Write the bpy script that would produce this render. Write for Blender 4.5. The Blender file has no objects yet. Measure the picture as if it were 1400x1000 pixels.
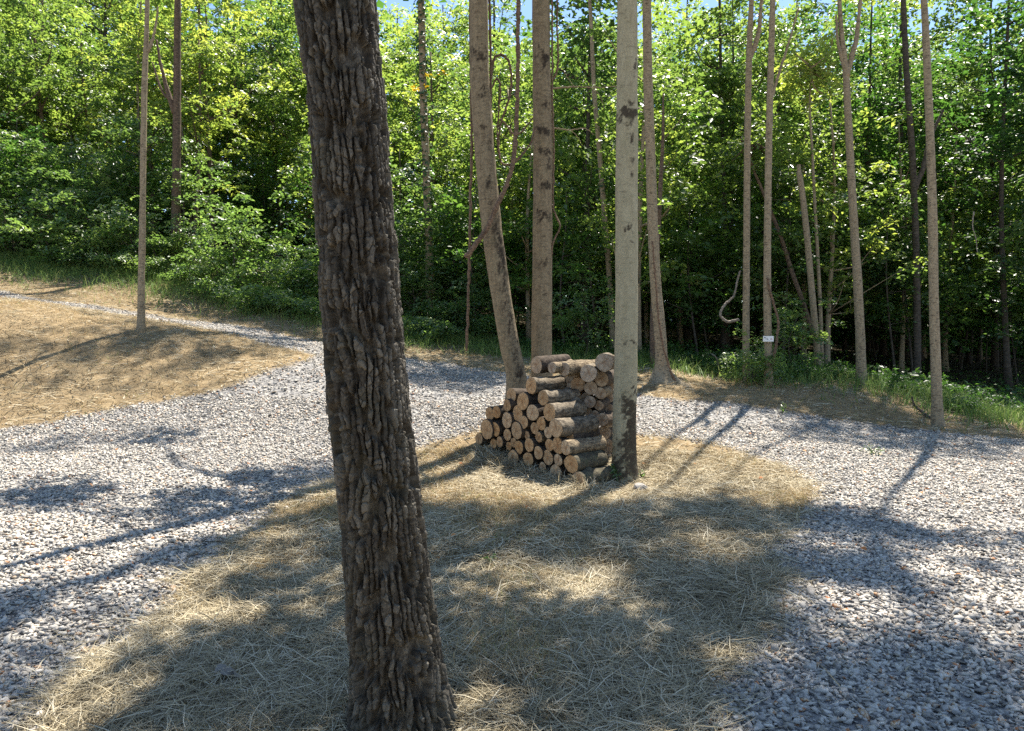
import bpy, bmesh, math, random
import numpy as np
from mathutils import Vector, Matrix

random.seed(7)
RNG = np.random.default_rng(11)
SC = bpy.context.scene
COL = SC.collection

# ------------------------------------------------------------------ camera, sky, sun, exposure
CAM_Z = 1.65
FPX = 980.0                                   # focal length in photo pixels (photo is 1400 wide)
PITCH = math.atan(40.0 / FPX)                 # horizon a little above the picture centre
cam = bpy.data.cameras.new('camera')
cam.sensor_width = 36.0
cam.lens = 36.0 * FPX / 1400.0
cam.clip_start = 0.05
cam.clip_end = 2000.0
camo = bpy.data.objects.new('camera', cam)
camo.location = (0, 0, CAM_Z)
camo.rotation_euler = (math.radians(90) - PITCH, 0, 0)
COL.objects.link(camo)
SC.camera = camo

SUN_EL = math.radians(63)
SUN_AZ = math.radians(29)                     # to the right of straight ahead
SUNV = np.array([math.sin(SUN_AZ) * math.cos(SUN_EL), math.cos(SUN_AZ) * math.cos(SUN_EL), math.sin(SUN_EL)])
world = bpy.data.worlds.new('World')
SC.world = world
world.use_nodes = True
wn = world.node_tree
wn.nodes.clear()
sky = wn.nodes.new('ShaderNodeTexSky')
sky.sky_type = 'NISHITA'
sky.sun_disc = False
sky.sun_elevation = SUN_EL
sky.sun_rotation = SUN_AZ
sky.air_density = 1.0
sky.dust_density = 0.15
sky.ozone_density = 2.5
bg = wn.nodes.new('ShaderNodeBackground')
bg.inputs['Strength'].default_value = 0.088
wo = wn.nodes.new('ShaderNodeOutputWorld')
wn.links.new(sky.outputs[0], bg.inputs[0])
wn.links.new(bg.outputs[0], wo.inputs[0])
sl = bpy.data.lights.new('sun', 'SUN')
sl.energy = 5.0
sl.angle = math.radians(0.53)
sl.color = (1.0, 0.94, 0.84)
slo = bpy.data.objects.new('sun', sl)
slo.rotation_euler = Vector(-SUNV).to_track_quat('-Z', 'Y').to_euler()
slo.location = (5, 12, 30)
COL.objects.link(slo)
SC.view_settings.view_transform = 'Standard'
SC.view_settings.look = 'None'
SC.view_settings.exposure = 1.45
SC.view_settings.gamma = 1.0
SC.cycles.max_bounces = 6
SC.cycles.diffuse_bounces = 4
SC.cycles.glossy_bounces = 2
SC.cycles.transmission_bounces = 4
SC.cycles.use_denoising = False
SC.cycles.sample_clamp_indirect = 6.0

# ------------------------------------------------------------------ projection helpers
CP, SP = math.cos(PITCH), math.sin(PITCH)


def at(px, py, d):
    """world point seen at photo pixel (px, py), d metres in front of the camera"""
    u = (px - 700) / FPX
    v = (500 - py) / FPX
    t = d / (CP + v * SP)
    return np.array([u * t, d, CAM_Z + t * (v * CP - SP)])


def pxsize(n, d):
    return n * d / FPX


# ------------------------------------------------------------------ terrain height
CTRL = [  # photo pixel x, y, distance
    (0, 1000, 3.0), (350, 1000, 2.95), (700, 1000, 2.95), (1050, 1000, 2.95), (1400, 1000, 2.95),
    (700, 760, 5.4), (900, 760, 5.4), (1100, 780, 5.1), (1347, 780, 5.1), (500, 780, 5.1), (300, 800, 4.75),
    (53, 850, 4.15), (53, 750, 5.3), (53, 650, 7.6), (300, 650, 7.8), (53, 582, 10.4), (-80, 590, 10.2),
    (700, 700, 6.75), (800, 668, 7.9), (855, 657, 8.4), (655, 614, 9.5), (560, 640, 8.8), (1000, 640, 8.9),
    (1115, 670, 7.8), (1347, 690, 7.1), (706, 578, 10.3), (740, 568, 10.5), (900, 590, 10.3),
    (640, 502, 15.2), (560, 490, 15.7), (875, 541, 13.0), (1000, 553, 12.7), (1150, 574, 12.2), (1347, 597, 11.5),
    (1460, 608, 11.2), (905, 518, 14.0), (1020, 524, 14.6), (1050, 529, 14.0), (1178, 525, 15.0), (1282, 581, 12.2),
    (1347, 562, 14.5), (1050, 503, 17.5), (1300, 535, 18.0), (900, 497, 17.5), (760, 490, 18.0),
    (250, 546, 11.4), (53, 505, 12.0), (53, 428, 14.2), (-80, 410, 14.2), (250, 492, 12.8), (250, 454, 14.2), (193, 450, 14.0),
    (400, 502, 13.0), (440, 484, 14.5), (60, 416, 17.0), (250, 444, 16.2), (440, 476, 15.5), (60, 410, 19.0),
    (250, 437, 18.6), (440, 468, 17.2), (60, 370, 22.0), (250, 393, 21.5), (440, 428, 20.3), (650, 478, 18.5), (240, 357, 23.5),
    (-80, 350, 22.5), (570, 455, 20.0),
]
_pts = [at(*c) for c in CTRL]
_pts += [np.array(p, float) for p in (
    (0, 0, 0), (-4, 0, .05), (4, 0, -.03), (-10, 0, .1), (10, 0, -.1), (0, -6, 0), (-12, -8, .3), (12, -8, -.2),
    (-25, 20, 3.6), (-30, 34, 7.5), (-12, 32, 5.0), (0, 30, 2.2), (12, 30, 1.0), (28, 30, .2), (28, 12, -.3), (40, 60, 0),
    (-45, 60, 11), (0, 60, 4), (-45, 0, 2), (45, 0, -1.5), (0, -40, 0), (-90, 90, 14), (90, 90, 0), (90, -40, -3), (-90, -40, 2))]
_P = np.array(_pts)


def _phi(r2):
    return np.sqrt(r2 + 1.2 ** 2)


_n = len(_P)
_A = np.zeros((_n + 3, _n + 3))
_dx = _P[:, None, :2] - _P[None, :, :2]
_A[:_n, :_n] = _phi((_dx ** 2).sum(-1)) - 0.02 * np.eye(_n)
_A[:_n, _n] = 1
_A[:_n, _n + 1:] = _P[:, :2]
_A[_n, :_n] = 1
_A[_n + 1:, :_n] = _P[:, :2].T
_W = np.linalg.solve(_A, np.concatenate([_P[:, 2], np.zeros(3)]))


def hash2(ix, iy, seed=0):
    h = (ix.astype(np.int64) * 374761393 + iy.astype(np.int64) * 668265263 + seed * 974634777) & 0xffffffff
    h = ((h ^ (h >> 13)) * 1274126177) & 0xffffffff
    h = ((h ^ (h >> 16)) * 2246822519) & 0xffffffff
    return ((h ^ (h >> 15)) & 0xffffff) / float(0x1000000)


def vnoise(x, y, seed=0, perx=None):
    """smooth value noise -1..1, optionally periodic in x"""
    x = np.asarray(x, float)
    y = np.asarray(y, float)
    ix = np.floor(x)
    iy = np.floor(y)
    fx = x - ix
    fy = y - iy
    fx = fx * fx * (3 - 2 * fx)
    fy = fy * fy * (3 - 2 * fy)
    ix = ix.astype(np.int64)
    iy = iy.astype(np.int64)
    jx = ix + 1
    if perx:
        ix = ix % perx
        jx = jx % perx
    a = hash2(ix, iy, seed)
    b = hash2(jx, iy, seed)
    c = hash2(ix, iy + 1, seed)
    d = hash2(jx, iy + 1, seed)
    return ((a + (b - a) * fx) * (1 - fy) + (c + (d - c) * fx) * fy) * 2 - 1


def fbm(x, y, seed=0, oct=4):
    s = 0
    a = .5
    f = 1
    for k in range(oct):
        s = s + a * vnoise(x * f, y * f, seed + k)
        a *= .5
        f *= 2.03
    return s


def height(x, y):
    x = np.atleast_1d(np.asarray(x, float))
    y = np.atleast_1d(np.asarray(y, float))
    out = np.empty(x.shape)
    CH = 60000
    for s in range(0, x.size, CH):
        xs = x.ravel()[s:s + CH]
        ys = y.ravel()[s:s + CH]
        r2 = (xs[:, None] - _P[None, :, 0]) ** 2 + (ys[:, None] - _P[None, :, 1]) ** 2
        out.ravel()[s:s + CH] = _phi(r2) @ _W[:_n] + _W[_n] + _W[_n + 1] * xs + _W[_n + 2] * ys
    out = out + 0.05 * fbm(x * .9, y * .9, 5) + 0.02 * fbm(x * 4, y * 4, 9, 2)
    return out


def h1(x, y):
    return float(height([x], [y])[0])


def ground_hit(px, py):
    u = (px - 700) / FPX
    v = (500 - py) / FPX
    dirv = np.array([u, CP + v * SP, v * CP - SP])
    t = np.concatenate([np.linspace(1, 20, 700), np.linspace(20.05, 45, 300)])
    p = np.array([0, 0, CAM_Z])[None] + t[:, None] * dirv[None]
    below = p[:, 2] < height(p[:, 0], p[:, 1])
    k = int(np.argmax(below)) if below.any() else len(t) - 1
    return p[k]


def in_poly(x, y, poly):
    x = np.asarray(x)
    y = np.asarray(y)
    inside = np.zeros(x.shape, bool)
    n = len(poly)
    for i in range(n):
        x0, y0 = poly[i][:2]
        x1, y1 = poly[(i + 1) % n][:2]
        if y0 == y1:
            continue
        c = ((y0 > y) != (y1 > y)) & (x < (x1 - x0) * (y - y0) / (y1 - y0) + x0)
        inside ^= c
    return inside


def dist_poly(x, y, poly):
    best = np.full(np.shape(x), 1e9)
    n = len(poly)
    for i in range(n):
        a = np.array(poly[i][:2])
        b = np.array(poly[(i + 1) % n][:2])
        ab = b - a
        L = (ab ** 2).sum() + 1e-9
        t = np.clip(((x - a[0]) * ab[0] + (y - a[1]) * ab[1]) / L, 0, 1)
        best = np.minimum(best, np.hypot(x - a[0] - t * ab[0], y - a[1] - t * ab[1]))
    return best


# road outline in the photo -> on the ground
OUTER_PX = [(-70, 600), (53, 580), (150, 563), (250, 545), (330, 522), (400, 500), (436, 487)]
NEAR_LEFT = [(300, 461), (193, 441), (120, 428), (60, 418)]
FAR_PX = [(60, 410), (193, 430), (300, 450), (440, 469), (560, 490), (640, 502), (690, 512), (790, 528), (875, 541),
          (1000, 553), (1150, 574), (1240, 587), (1347, 597), (1460, 608)]
INNER_PX = [(940, 1000), (960, 945), (1012, 900), (1050, 850), (1066, 790), (1062, 740), (1100, 705), (1116, 668), (1070, 640),
            (1000, 615), (940, 600), (880, 594), (800, 590), (700, 582), (650, 590), (585, 606), (540, 630), (470, 652), (430, 668), (380, 692),
            (330, 730), (270, 790), (220, 850), (150, 900), (100, 947), (70, 1000)]
g = [tuple(ground_hit(*p)[:2]) for p in OUTER_PX]
gn = [tuple(at(px, py, d)[:2]) for px, py, d in ((300, 461, 15.3), (193, 441, 16.0), (120, 428, 16.6), (60, 418, 17.0), (-80, 398, 17.8))]
gf = [tuple(at(px, py, d)[:2]) for px, py, d in ((-80, 388, 19.8), (60, 410, 19.0), (193, 430, 18.7), (300, 448, 18.2))]
gf += [tuple(ground_hit(*p)[:2]) for p in FAR_PX[3:]]
ROAD = g + gn + gf + [(14, 10.5), (22, 9.0), (22, -6), (-16, -6), (-16, 9.5)]
ISLAND = [tuple(ground_hit(*p)[:2]) for p in INNER_PX] + [(-2.2, 1.5), (-2.0, -6), (1.2, -6), (1.0, 1.5)]


def road_sd(x, y):
    """positive inside the gravel, metres from its edge"""
    x = np.asarray(x, float)
    y = np.asarray(y, float)
    a = np.where(in_poly(x, y, ROAD), 1, -1) * dist_poly(x, y, ROAD)
    b = np.where(in_poly(x, y, ISLAND), -1, 1) * dist_poly(x, y, ISLAND)
    s = np.minimum(a, b)
    return s + 0.16 * fbm(x * 1.6, y * 1.6, 21, 3) + .05 * vnoise(x * 7, y * 7, 4)


# ------------------------------------------------------------------ object helpers
def link(o, parent=None):
    COL.objects.link(o)
    if parent is not None:
        o.parent = parent
    return o


def tag(o, label=None, cat=None, group=None, kind=None):
    if label:
        o['label'] = label
    if cat:
        o['category'] = cat
    if group:
        o['group'] = group
    if kind:
        o['kind'] = kind
    return o


def empty(name, loc=(0, 0, 0), rz=0.0):
    o = bpy.data.objects.new(name, None)
    o.empty_display_size = .2
    o.location = loc
    o.rotation_euler = (0, 0, rz)
    return link(o)


def mesh_np(name, v, f, mat=None, attrs=None, smooth=False):
    """v (n,3); f (m,k) array, one polygon size"""
    me = bpy.data.meshes.new(name)
    v = np.ascontiguousarray(v, np.float32)
    f = np.ascontiguousarray(f, np.int32)
    m, k = f.shape
    me.vertices.add(len(v))
    me.vertices.foreach_set('co', v.ravel())
    me.loops.add(m * k)
    me.loops.foreach_set('vertex_index', f.ravel())
    me.polygons.add(m)
    me.polygons.foreach_set('loop_start', np.arange(0, m * k, k, dtype=np.int32))
    me.polygons.foreach_set('loop_total', np.full(m, k, np.int32))
    if smooth:
        me.polygons.foreach_set('use_smooth', np.ones(m, bool))
    for nm, arr in (attrs or {}).items():
        a = me.attributes.new(nm, 'FLOAT', 'POINT')
        a.data.foreach_set('value', np.ascontiguousarray(arr, np.float32))
    me.update()
    me.validate()
    if mat:
        me.materials.append(mat)
    return me


def obj(name, me, parent=None):
    return link(bpy.data.objects.new(name, me), parent)


def join_np(parts):
    vs, fs, off = [], [], 0
    for v, f in parts:
        vs.append(v)
        fs.append(f + off)
        off += len(v)
    return np.concatenate(vs), np.concatenate(fs)


def catmull(pts, n):
    P = np.asarray(pts, float)
    if len(P) < 3:
        t = np.linspace(0, 1, n)[:, None]
        return P[0] * (1 - t) + P[-1] * t
    seg = np.linalg.norm(np.diff(P[:, :3], axis=0), axis=1)
    s = np.concatenate([[0], np.cumsum(seg)])
    q = np.linspace(0, s[-1], n)
    i = np.clip(np.searchsorted(s, q, side='right') - 1, 0, len(P) - 2)
    t = ((q - s[i]) / seg[i])[:, None]
    m = np.empty_like(P)
    m[1:-1] = (P[2:] - P[:-2]) / (s[2:] - s[:-2])[:, None]
    m[0] = (P[1] - P[0]) / seg[0]
    m[-1] = (P[-1] - P[-2]) / seg[-1]
    h = seg[i][:, None]
    t2, t3 = t * t, t ** 3
    return (2 * t3 - 3 * t2 + 1) * P[i] + (t3 - 2 * t2 + t) * h * m[i] + (3 * t2 - 2 * t3) * P[i + 1] + (t3 - t2) * h * m[i + 1]


def frames(C):
    T = np.gradient(C, axis=0)
    T /= np.linalg.norm(T, axis=1)[:, None] + 1e-9
    ref = np.array([0.0, 1.0, 0.0]) if abs(T[:, 1]).mean() < .8 else np.array([1.0, 0, 0])
    A = np.cross(ref[None], T)
    A /= np.linalg.norm(A, axis=1)[:, None] + 1e-9
    B = np.cross(T, A)
    return T, A, B


def tube(C, R, nseg=8, rough=0.0, seed=0, cap=True):
    C = np.asarray(C, float)
    R = np.asarray(R, float)
    n = len(C)
    T, A, B = frames(C)
    th = np.linspace(0, 2 * np.pi, nseg, endpoint=False)
    rr = R[:, None] * np.ones((1, nseg))
    if rough:
        L = np.concatenate([[0], np.cumsum(np.linalg.norm(np.diff(C, axis=0), axis=1))])
        rr = rr * (1 + rough * vnoise(th[None] * 6 / (2 * np.pi) + 0 * L[:, None], L[:, None] * 3.0 / max(R.max() * 8, .2), seed, 6))
    V = C[:, None] + rr[..., None] * (np.cos(th)[None, :, None] * A[:, None] + np.sin(th)[None, :, None] * B[:, None])
    idx = np.arange(n * nseg).reshape(n, nseg)
    a = idx[:-1]
    b = idx[1:]
    F = np.stack([a, np.roll(a, -1, 1), np.roll(b, -1, 1), b], -1).reshape(-1, 4)
    V = V.reshape(-1, 3)
    if cap:
        V = np.vstack([V, C[0], C[-1]])
        c0, c1 = n * nseg, n * nseg + 1
        k = np.arange(nseg)
        k2 = np.roll(k, -1)
        F = np.vstack([F, np.stack([np.full(nseg, c0), k2, k, np.full(nseg, c0)], -1)[:, [0, 1, 2, 2]] if False else np.empty((0, 4), int)])
        # caps as thin quads pairs
        if nseg % 2 == 0:
            ks = np.arange(0, nseg, 2)
            F = np.vstack([F, np.stack([np.full(len(ks), c0), (ks + 2) % nseg, (ks + 1) % nseg, ks], -1),
                           np.stack([np.full(len(ks), c1), idx[-1][ks], idx[-1][(ks + 1) % nseg], idx[-1][(ks + 2) % nseg]], -1)])
    return V, F


# ------------------------------------------------------------------ materials
def nmat(name):
    m = bpy.data.materials.new(name)
    m.use_nodes = True
    nt = m.node_tree
    nt.nodes.clear()
    out = nt.nodes.new('ShaderNodeOutputMaterial')
    return m, nt, out


class NB:
    def __init__(s, nt):
        s.nt = nt

    def n(s, t, **kw):
        nd = s.nt.nodes.new(t)
        for k, v in kw.items():
            if k in nd.inputs:
                nd.inputs[k].default_value = v
            else:
                setattr(nd, k, v)
        return nd

    def l(s, a, b):
        s.nt.links.new(a, b)

    def ramp(s, src, stops):
        r = s.nt.nodes.new('ShaderNodeValToRGB')
        el = r.color_ramp.elements
        while len(el) < len(stops):
            el.new(.5)
        for e, (p, c) in zip(el, stops):
            e.position = p
            e.color = (*c, 1) if len(c) == 3 else c
        s.l(src, r.inputs[0])
        return r.outputs[0]

    def mix(s, fac, a, b, mode='MIX'):
        m = s.nt.nodes.new('ShaderNodeMix')
        m.data_type = 'RGBA'
        m.blend_type = mode
        for val, i in ((fac, 0), (a, 6), (b, 7)):
            if hasattr(val, 'is_linked'):
                s.l(val, m.inputs[i])
            elif i == 0:
                m.inputs[0].default_value = val
            else:
                m.inputs[i].default_value = (*val, 1)
        return m.outputs[2]

    def math(s, op, a, b=0.0, c=0.0):
        m = s.nt.nodes.new('ShaderNodeMath')
        m.operation = op
        for i, v in enumerate((a, b, c)):
            if hasattr(v, 'is_linked'):
                s.l(v, m.inputs[i])
            else:
                m.inputs[i].default_value = v
        return m.outputs[0]

    def noise(s, vec, scale, detail=4, rough=.6):
        nd = s.n('ShaderNodeTexNoise', Scale=scale, Detail=detail, Roughness=rough)
        s.l(vec, nd.inputs['Vector'])
        return nd.outputs['Fac']

    def mapping(s, vec, scale=(1, 1, 1)):
        mp = s.n('ShaderNodeMapping')
        mp.inputs['Scale'].default_value = scale
        s.l(vec, mp.inputs['Vector'])
        return mp.outputs[0]


def leaf_mat(name, c0, c1, c2, trans=.45, tcol=None, gloss=.5, rough=.38):
    """two sided leaf: reflected green, yellower transmitted light"""
    m, nt, out = nmat(name)
    b = NB(nt)
    at_ = b.n('ShaderNodeAttribute', attribute_name='rnd')
    oi = b.n('ShaderNodeObjectInfo')
    f = b.math('ADD', at_.outputs['Fac'], b.math('MULTIPLY', b.math('SUBTRACT', oi.outputs['Random'], .5), .8))
    col = b.ramp(f, [(0.0, c0), (.5, c1), (1.0, c2)])
    tint = b.mix(1.0, col, tcol or (1.5, 1.6, .55), 'MULTIPLY')
    p = b.n('ShaderNodeBsdfPrincipled')
    b.l(col, p.inputs['Base Color'])
    p.inputs['Roughness'].default_value = rough
    p.inputs['Specular IOR Level'].default_value = gloss
    t = b.n('ShaderNodeBsdfTranslucent')
    b.l(tint, t.inputs['Color'])
    ms = b.n('ShaderNodeMixShader')
    ms.inputs[0].default_value = trans
    b.l(p.outputs[0], ms.inputs[1])
    b.l(t.outputs[0], ms.inputs[2])
    b.l(ms.outputs[0], out.inputs[0])
    return m


def bark_mat(name, light, mid, dark, sx=14, sz=3, moss=None, blotch=False, rough=.9, bump=.5, dark_fac=(.42, .62)):
    m, nt, out = nmat(name)
    b = NB(nt)
    tc = b.n('ShaderNodeTexCoord').outputs['Object']
    v = b.mapping(tc, (1, 1, sz / sx))
    n1 = b.noise(v, sx, 5, .65)
    n2 = b.noise(b.mapping(tc, (1, 1, 2.6)), sx * .55, 4, .6)
    n3 = b.noise(tc, 60, 3, .7)
    col = b.ramp(n1, [(.3, mid), (.65, light)])
    fac = b.ramp(n2, [(dark_fac[0], (0, 0, 0)), (dark_fac[1], (1, 1, 1))])
    if blotch:
        a = b.n('ShaderNodeAttribute', attribute_name='blotch').outputs['Fac']
        nn = b.math('ADD', b.math('MULTIPLY', b.noise(b.mapping(tc, (1, 1, 1.8)), 26, 6, .8), .6), b.math('MULTIPLY', b.noise(tc, 7, 4, .6), .4))
        e = b.math('ADD', b.math('MULTIPLY', a, .75), b.math('MULTIPLY', b.math('SUBTRACT', nn, .5), 2.3))
        fb = b.ramp(e, [(.3, (0, 0, 0)), (.5, (.55, .55, .55)), (.72, (.95, .95, .95))])
        col = b.mix(b.math('MULTIPLY', fac, .5), col, dark)
        dash = b.ramp(b.noise(b.mapping(tc, (1, 1, 7)), 30, 3, .6), [(.6, (0, 0, 0)), (.7, (.55, .55, .55))])
        col = b.mix(dash, col, dark)
        dots = b.ramp(b.noise(tc, 75, 2, .5), [(.68, (0, 0, 0)), (.75, (.7, .7, .7))])
        col = b.mix(dots, col, dark)
        col = b.mix(fb, col, dark)
    else:
        col = b.mix(b.math('MULTIPLY', fac, .8), col, dark)
    if moss:
        f = b.ramp(b.noise(tc, 9, 5, .7), [(.55, (0, 0, 0)), (.7, (1, 1, 1))])
        col = b.mix(b.math('MULTIPLY', f, .6), col, moss)
    col = b.mix(b.math('MULTIPLY', b.math('SUBTRACT', n3, .35), .7), col, dark)
    p = b.n('ShaderNodeBsdfPrincipled')
    b.l(col, p.inputs['Base Color'])
    p.inputs['Roughness'].default_value = rough
    p.inputs['Specular IOR Level'].default_value = .2
    bp = b.n('ShaderNodeBump')
    bp.inputs['Strength'].default_value = bump
    bp.inputs['Distance'].default_value = .012
    b.l(b.math('ADD', n1, b.math('MULTIPLY', n3, .6)), bp.inputs['Height'])
    b.l(bp.outputs[0], p.inputs['Normal'])
    b.l(p.outputs[0], out.inputs[0])
    return m


def ramp_mat(name, stops, rough=.9, attr='rnd', trans=0, spec=.2, noise=0):
    m, nt, out = nmat(name)
    b = NB(nt)
    a = b.n('ShaderNodeAttribute', attribute_name=attr).outputs['Fac']
    if noise:
        tc = b.n('ShaderNodeTexCoord').outputs['Object']
        a = b.math('ADD', a, b.math('MULTIPLY', b.math('SUBTRACT', b.noise(tc, noise, 4, .7), .5), .5))
    col = b.ramp(a, stops)
    p = b.n('ShaderNodeBsdfPrincipled')
    b.l(col, p.inputs['Base Color'])
    p.inputs['Roughness'].default_value = rough
    p.inputs['Specular IOR Level'].default_value = spec
    if trans:
        t = b.n('ShaderNodeBsdfTranslucent')
        b.l(col, t.inputs['Color'])
        ms = b.n('ShaderNodeMixShader')
        ms.inputs[0].default_value = trans
        b.l(p.outputs[0], ms.inputs[1])
        b.l(t.outputs[0], ms.inputs[2])
        b.l(ms.outputs[0], out.inputs[0])
    else:
        b.l(p.outputs[0], out.inputs[0])
    return m


M = {}
M['leaf_sun'] = leaf_mat('sunlit_tone_leaf', (.065, .11, .042), (.12, .175, .065), (.215, .25, .09), .5, (2.7, 2.65, 1.1), .65, .38)  # brighter leaf copy; the sunlit look is put into its colour
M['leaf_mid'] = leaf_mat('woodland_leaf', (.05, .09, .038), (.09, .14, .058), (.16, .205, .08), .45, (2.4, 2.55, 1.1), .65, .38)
M['leaf_dark'] = leaf_mat('shade_tone_leaf', (.035, .07, .03), (.05, .1, .036), (.085, .135, .045), .42, (2.3, 2.7, 1.0), .42, .42)  # darker leaf copy; the shade of the woods is put into its colour
M['leaf_shrub'] = leaf_mat('shrub_leaf', (.075, .12, .05), (.11, .17, .07), (.16, .21, .09), .45, (2.3, 2.5, 1.1), .7, .38)
M['leaf_yellow'] = leaf_mat('turning_leaf', (.3, .24, .03), (.42, .3, .03), (.5, .28, .03), .5, (1.3, 1.2, .5))
def oak_mat():
    m, nt, out = nmat('furrowed_bark')
    b = NB(nt)
    tc = b.n('ShaderNodeTexCoord').outputs['Object']
    a = b.n('ShaderNodeAttribute', attribute_name='blotch').outputs['Fac']
    n1 = b.noise(b.mapping(tc, (1, 1, .5)), 70, 5, .75)
    n2 = b.noise(tc, 5, 3, .6)
    f = b.math('ADD', b.math('MULTIPLY', a, .55), b.math('MULTIPLY', n1, .5))
    col = b.ramp(f, [(.25, (.026, .021, .015)), (.5, (.064, .054, .04)), (.75, (.15, .132, .102))])
    lich = b.ramp(n2, [(.5, (0, 0, 0)), (.7, (.5, .5, .5))])
    col = b.mix(lich, col, (.066, .064, .044))
    p = b.n('ShaderNodeBsdfPrincipled')
    b.l(col, p.inputs['Base Color'])
    p.inputs['Roughness'].default_value = .85
    p.inputs['Specular IOR Level'].default_value = .25
    bp = b.n('ShaderNodeBump')
    bp.inputs['Strength'].default_value = 1.0
    bp.inputs['Distance'].default_value = .006
    b.l(n1, bp.inputs['Height'])
    b.l(bp.outputs[0], p.inputs['Normal'])
    b.l(p.outputs[0], out.inputs[0])
    return m


M['bark_oak'] = oak_mat()
M['bark_oak_limb'] = bark_mat('furrowed_bark', (.13, .112, .086), (.078, .064, .047), (.04, .032, .023), 40, 16, bump=1.0)
M['bark_pale'] = bark_mat('pale_smooth_bark', (.43, .38, .25), (.33, .285, .18), (.05, .038, .026), 18, 5, moss=(.27, .255, .15), blotch=True, bump=.25, dark_fac=(.55, .75))
M['bark_grey'] = bark_mat('grey_brown_bark', (.32, .25, .155), (.2, .15, .092), (.036, .026, .018), 24, 5, moss=(.13, .115, .07), blotch=True, bump=.45, dark_fac=(.48, .7))
M['bark_thin'] = bark_mat('thin_tree_bark', (.38, .305, .2), (.25, .195, .125), (.06, .045, .033), 26, 8, bump=.5, dark_fac=(.5, .68))
M['bark_brown'] = bark_mat('brown_tree_bark', (.2, .145, .1), (.13, .09, .062), (.045, .03, .022), 26, 8, bump=.6)
M['bark_dark'] = bark_mat('dark_woods_bark', (.12, .1, .08), (.08, .065, .05), (.03, .024, .018), 20, 6, bump=.5)
M['vine'] = bark_mat('vine_bark', (.26, .17, .11), (.16, .105, .07), (.06, .04, .028), 40, 12, bump=.5)
M['twig'] = bark_mat('grey_twig', (.34, .3, .25), (.24, .2, .16), (.1, .08, .06), 40, 12, bump=.3)
M['straw'] = ramp_mat('dry_straw', [(0, (.13, .105, .065)), (.35, (.32, .262, .16)), (.7, (.5, .425, .28)), (1, (.66, .59, .44))], .75, trans=.22, spec=.3)
M['grass_gold'] = ramp_mat('golden_dry_grass', [(0, (.22, .14, .06)), (.4, (.43, .315, .16)), (.8, (.58, .45, .25)), (1, (.26, .28, .09))], .8, trans=.3)
M['grass_green'] = ramp_mat('green_grass', [(0, (.08, .15, .04)), (.6, (.16, .25, .06)), (1, (.32, .34, .12))], .6, trans=.4, spec=.3)
M['gravel'] = ramp_mat('crushed_limestone', [(0, (.14, .127, .113)), (.25, (.29, .265, .232)), (.6, (.43, .395, .343)), (.9, (.6, .55, .475)), (.97, (.42, .3, .18)), (1, (.34, .14, .06))], .8, noise=40, spec=.25)
M['fallen'] = ramp_mat('fallen_leaf', [(0, (.35, .12, .04)), (.5, (.42, .2, .07)), (1, (.3, .2, .11))], .7, trans=.2)


def ground_mat():
    m, nt, out = nmat('ground_soil')
    b = NB(nt)
    tc = b.n('ShaderNodeTexCoord').outputs['Object']
    mk = b.n('ShaderNodeAttribute', attribute_name='gravel').outputs['Fac']
    wd = b.n('ShaderNodeAttribute', attribute_name='woods').outputs['Fac']
    n1 = b.noise(tc, 5, 6, .7)
    n2 = b.noise(tc, 55, 4, .7)
    vor = b.n('ShaderNodeTexVoronoi', Scale=26.0)
    b.l(tc, vor.inputs['Vector'])
    grav = b.ramp(vor.outputs['Color'], [(.1, (.1, .097, .095)), (.5, (.22, .21, .2)), (.9, (.36, .34, .31))])
    straw = b.ramp(b.math('ADD', b.math('MULTIPLY', n1, .5), b.math('MULTIPLY', n2, .5)),
                   [(.35, (.1, .072, .04)), (.5, (.24, .175, .098)), (.65, (.36, .275, .16))])
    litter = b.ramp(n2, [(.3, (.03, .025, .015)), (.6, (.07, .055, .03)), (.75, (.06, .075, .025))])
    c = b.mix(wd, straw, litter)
    c = b.mix(mk, c, grav)
    p = b.n('ShaderNodeBsdfPrincipled')
    b.l(c, p.inputs['Base Color'])
    p.inputs['Roughness'].default_value = .95
    p.inputs['Specular IOR Level'].default_value = .1
    bp = b.n('ShaderNodeBump')
    bp.inputs['Strength'].default_value = .6
    bp.inputs['Distance'].default_value = .03
    b.l(n2, bp.inputs['Height'])
    b.l(bp.outputs[0], p.inputs['Normal'])
    b.l(p.outputs[0], out.inputs[0])
    return m


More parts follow.
